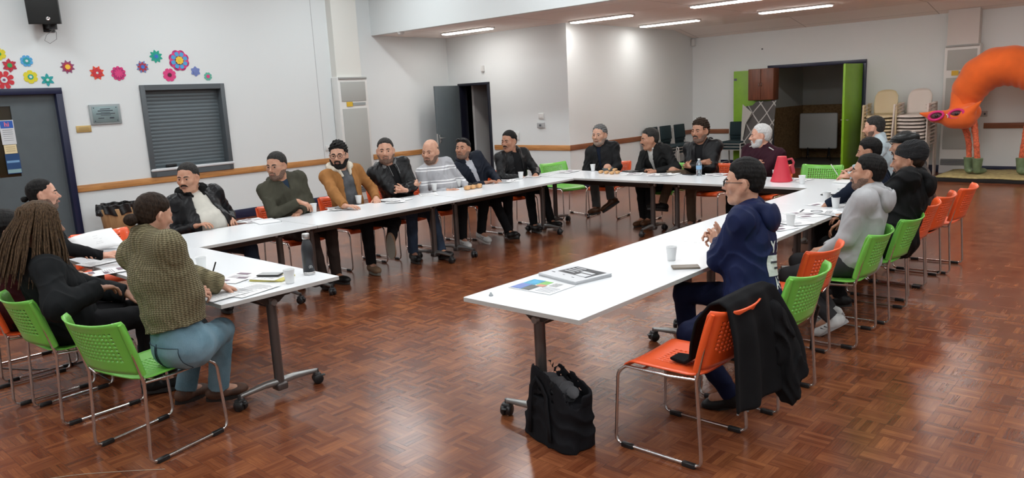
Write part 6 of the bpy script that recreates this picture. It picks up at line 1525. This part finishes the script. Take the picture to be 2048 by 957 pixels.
# small navy bag on the green chair behind the windbreaker
V = Vol((-.16, -.16, -.02), (.16, .16, .24), .007); V.ell((0, 0, .085), (.085, .11, .080), None, 0); V.ell((.0, .02, .06), (.09, .12, .055), None, .03); V.folds(.006, 60, 1)
sb = link('shoulder_bag', V.mesh('bag'), cloth('dark_navy_bag_cloth', (.008, .011, .02), .7), None, (-1.66, 4.20, .462), (0, 0, .3)); tag(sb, 'small dark bag on the seat of the green chair behind the navy windbreaker', 'bag')
mb = MB(); mb.tube([(.05, .09, .08), (.09, .16, .06), (.11, .19, -.02), (.10, .20, -.14), (.09, .17, -.25), (.10, .19, -.13), (.13, .17, .02), (.11, .10, .06)], .008, 6); mb.build('strap', BLACKP, sb)
# litter bin
bn_ = empty('litter_bin', (-11.55, 4.12, 0)); tag(bn_, 'round wood effect litter bin with a black liner by the left wall', 'bin')
mb = MB(); mb.lathe([(0, 0), (.185, 0), (.235, .50), (.235, .51), (.225, .51), (.18, .02), (0, .02)], seg=36); mb.build('body', wood_mat('bin_veneer', (.36, .20, .09), (.58, .36, .18), 2), bn_)
V = Vol((-.31, -.31, .36), (.31, .31, .63), .008); X, Y, Z = V.full(); rr = np.sqrt(X**2+Y**2); V.d = (np.abs(rr-(.238+.02*np.sin(6*np.arctan2(Y, X))+.015*np.sin(14*np.arctan2(Y, X)+Z*20)))-.009+0*Z).astype(np.float32); V.d = np.maximum(V.d, np.maximum(.425+.02*np.sin(5*np.arctan2(Y, X))-Z, Z-.575-.008*np.sin(9*np.arctan2(Y, X)))).astype(np.float32); V.ell((-.0, -.26, .46), (.05, .03, .04), None, .02)
link('liner', V.mesh('liner'), mat('black_bin_liner', (.010, .010, .011), .32, bsc=30, bst=.6, bd=.01), bn_)

# ================================================================== stage edge and the orange creature
MATM = mat('straw_coloured_mat', (.36, .30, .13), .85, nsc=14, nvar=.35, bsc=50)
st = empty('low_platform', (1.05, 15.18, 0)); tag(st, 'low platform with a straw coloured cloth top along the far wall', 'platform')
mb = MB(); mb.box((0, 0, .035), (8.7, 1.42, .07), bev=.004); mb.build('base', mat('black_platform_edge', (.012, .011, .011), .6), st)
mb = MB(); nxx = 60; vs = []
for j in range(7):
    for i in range(nxx+1): vs.append((-4.36+8.72*i/nxx, -.73+1.44*j/6, .082+.006*math.sin(i*1.3+j)+.004*math.sin(i*.37*j)))
mb.add(vs, [(j*(nxx+1)+i, j*(nxx+1)+i+1, (j+1)*(nxx+1)+i+1, (j+1)*(nxx+1)+i) for j in range(6) for i in range(nxx)], 0, True); o = mb.build('cloth_top', MATM, st); o.modifiers.new('t', 'SOLIDIFY').thickness = .012
OR = mat('orange_stretch_fabric', (.78, .13, .012), .85, nsc=3, nvar=.12, bsc=260, bst=.25, bd=.002, sheen=.3)
cr = empty('stuffed_creature', (-2.95, 15.2, .09)); tag(cr, 'giant orange stuffed fabric creature arching over the platform in green boots', 'stuffed creature')
def cp(u, v, y=15.2): p = at(u, v, y=y); return np.array([p.x+2.95, p.y-15.2, p.z-.09])
pts = [cp(1930, 236), cp(1929, 212), cp(1940, 178), cp(1962, 150), cp(1992, 134), cp(2024, 131), cp(2062, 140), cp(2100, 166), cp(2122, 205), cp(2126, 240)]; rr = [.14, .20, .265, .30, .315, .315, .31, .28, .23, .15]
lo_ = np.min(pts, 0)-.5; hi_ = np.max(pts, 0)+.5; V = Vol(lo_, hi_, .02)
for i in range(len(pts)-1): V.cone(pts[i], pts[i+1], rr[i], rr[i+1], .06)
X, Y, Z = V.full(); ctr = cp(2030, 240); an = np.arctan2(Z-ctr[2], X-ctr[0]); V.d = (V.d+.010*np.sin(an*34)*np.clip(1-(np.sqrt((X-ctr[0])**2+(Z-ctr[2])**2)-.45)/.5, 0, 1)+0*Y).astype(np.float32)
link('body', V.mesh('body'), OR, cr)
yh = 14.93; hc_ = cp(1898, 236, yh)
V = Vol(hc_-(.85, .4, .45), hc_+(.85, .5, .5), .012)
V.cone(cp(1868, 233, yh), cp(1930, 238, yh), .095, .17, 0); V.cone(cp(1905, 238, yh), cp(1940, 225, 15.05), .14, .17, .06); V.cone(cp(1868, 233, yh), cp(1840, 227, yh), .09, .015, .04); V.cone(cp(1932, 230, yh-.04), cp(1963, 202, yh-.12), .12, .010, .04); V.cone(cp(1912, 215, yh+.1), cp(1922, 190, 15.15), .10, .16, .08); V.ell(cp(1915, 246, yh), (.20, .12, .09), None, .06)
hd = link('head', V.mesh('head'), OR, cr)
PKR = mat('pink_felt', (.72, .04, .22), .9)
for (u, v) in ((1872, 232), (1912, 228)):
    c = cp(u, v, yh-.135); mb = MB(); mb.tube([tuple(c+np.array([.112*math.cos(a), 0, .070*math.sin(a)+.02*math.cos(a)])) for a in np.linspace(0, 2*PI, 20, endpoint=False)], .022, 8, closed=True); er = mb.build('eye_rim', PKR, cr)
    V = Vol(c-.2, c+.2, .012); V.ell(c+np.array([0, .02, 0]), (.095, .04, .058), None, 0); link('eye_socket', V.mesh('e'), mat('dark_eye_cloth', (.10, .04, .05), .6), er)
    mb = MB(); mb.lathe([(0, 0), (.028, 0), (.022, .014), (0, .018)], tuple(c+np.array([.01, -.02, 0])), 12, axis=Matrix.Rotation(PI/2, 3, 'X')); mb.build('pupil', BLACKP, er)
mb = MB(); c = cp(1895, 232, yh-.15); mb.tube([tuple(c+np.array([-.02, 0, .03])), tuple(c+np.array([.01, -.01, .0])), tuple(c+np.array([.0, 0, -.03]))], .008, 6); mb.build('nostril_mark', SOLEW, cr)
LEGO = mat('orange_pink_stocking', (.62, .13, .06), .85, nsc=40, nvar=.4, bsc=90, bst=.6); BOOT = mat('olive_green_rubber_boot', (.14, .20, .11), .45, nsc=12, nvar=.2)
for (P3, ang) in (([(1926, 246), (1934, 268), (1938, 290), (1938, 318)], 200), ([(1946, 236), (1950, 262), (1953, 290), (1955, 322)], 330), ([(2058, 230), (2052, 268), (2047, 292), (2043, 318)], 210), ([(2120, 240), (2122, 268), (2124, 292), (2125, 315)], 300)):
    near = 0; P = [cp(u, v, 14.98 if P3[0][0] == 1946 else 15.15) for u, v in P3]; V = Vol(np.min(P, 0)-.1, np.max(P, 0)+.1, .009)
    for i in range(3): V.cone(P[i], P[i+1], (.06, .048, .045)[i], (.048, .045, .045)[i], .02)
    V.folds(.004, 90, 1); link('leg', V.mesh('leg'), LEGO, cr)
    b0 = P[3]; foot = np.array([b0[0], b0[1], .006]); M_ = rotmat(R_(ang), 0, 0); V = Vol(foot-(.26, .26, .03), foot+(.26, .26, .34), .008)
    V.cone(foot+np.array([0, 0, .06]), foot+np.array([0, 0, .27]), .062, .085, 0, cut=(foot+np.array([0, 0, .27]), np.array([0, 0, 1.]))); V.ell(foot+M_@np.array([0, .09, .045]), (.052, .125, .048), M_, .03); V.cone(foot+np.array([0, 0, .16]), foot+np.array([0, 0, .40]), .068, .068, 0) if 0 else None
    V.cutfn(lambda X, Y, Z: .004-Z+0*X*Y); link('boot', V.mesh('boot', .002), BOOT, cr)
# floor cables
def cable(pxs, r, m, label, z=0): mb = MB(); P = [at(u, v, z=0)+Vector((0, 0, r+.001)) for u, v in pxs]; mb.tube(fillet(P, .3, 6), r, 6); o = mb.build('floor_cable', m); tag(o, label, 'cable')
cable([(0, 738), (70, 742), (128, 737), (165, 725), (200, 712)], .004, BLACKP, 'thin black cable on the floor behind the green chairs'); cable([(60, 965), (150, 951), (250, 944), (330, 940)], .0015, mat('pale_cord', (.4, .33, .25), .7), 'thin pale cord on the floor at the bottom left')
cable([(190, 700), (175, 715), (178, 740), (205, 755), (222, 764)], .005, BLACKP, 'looped black cable between the two green chairs')
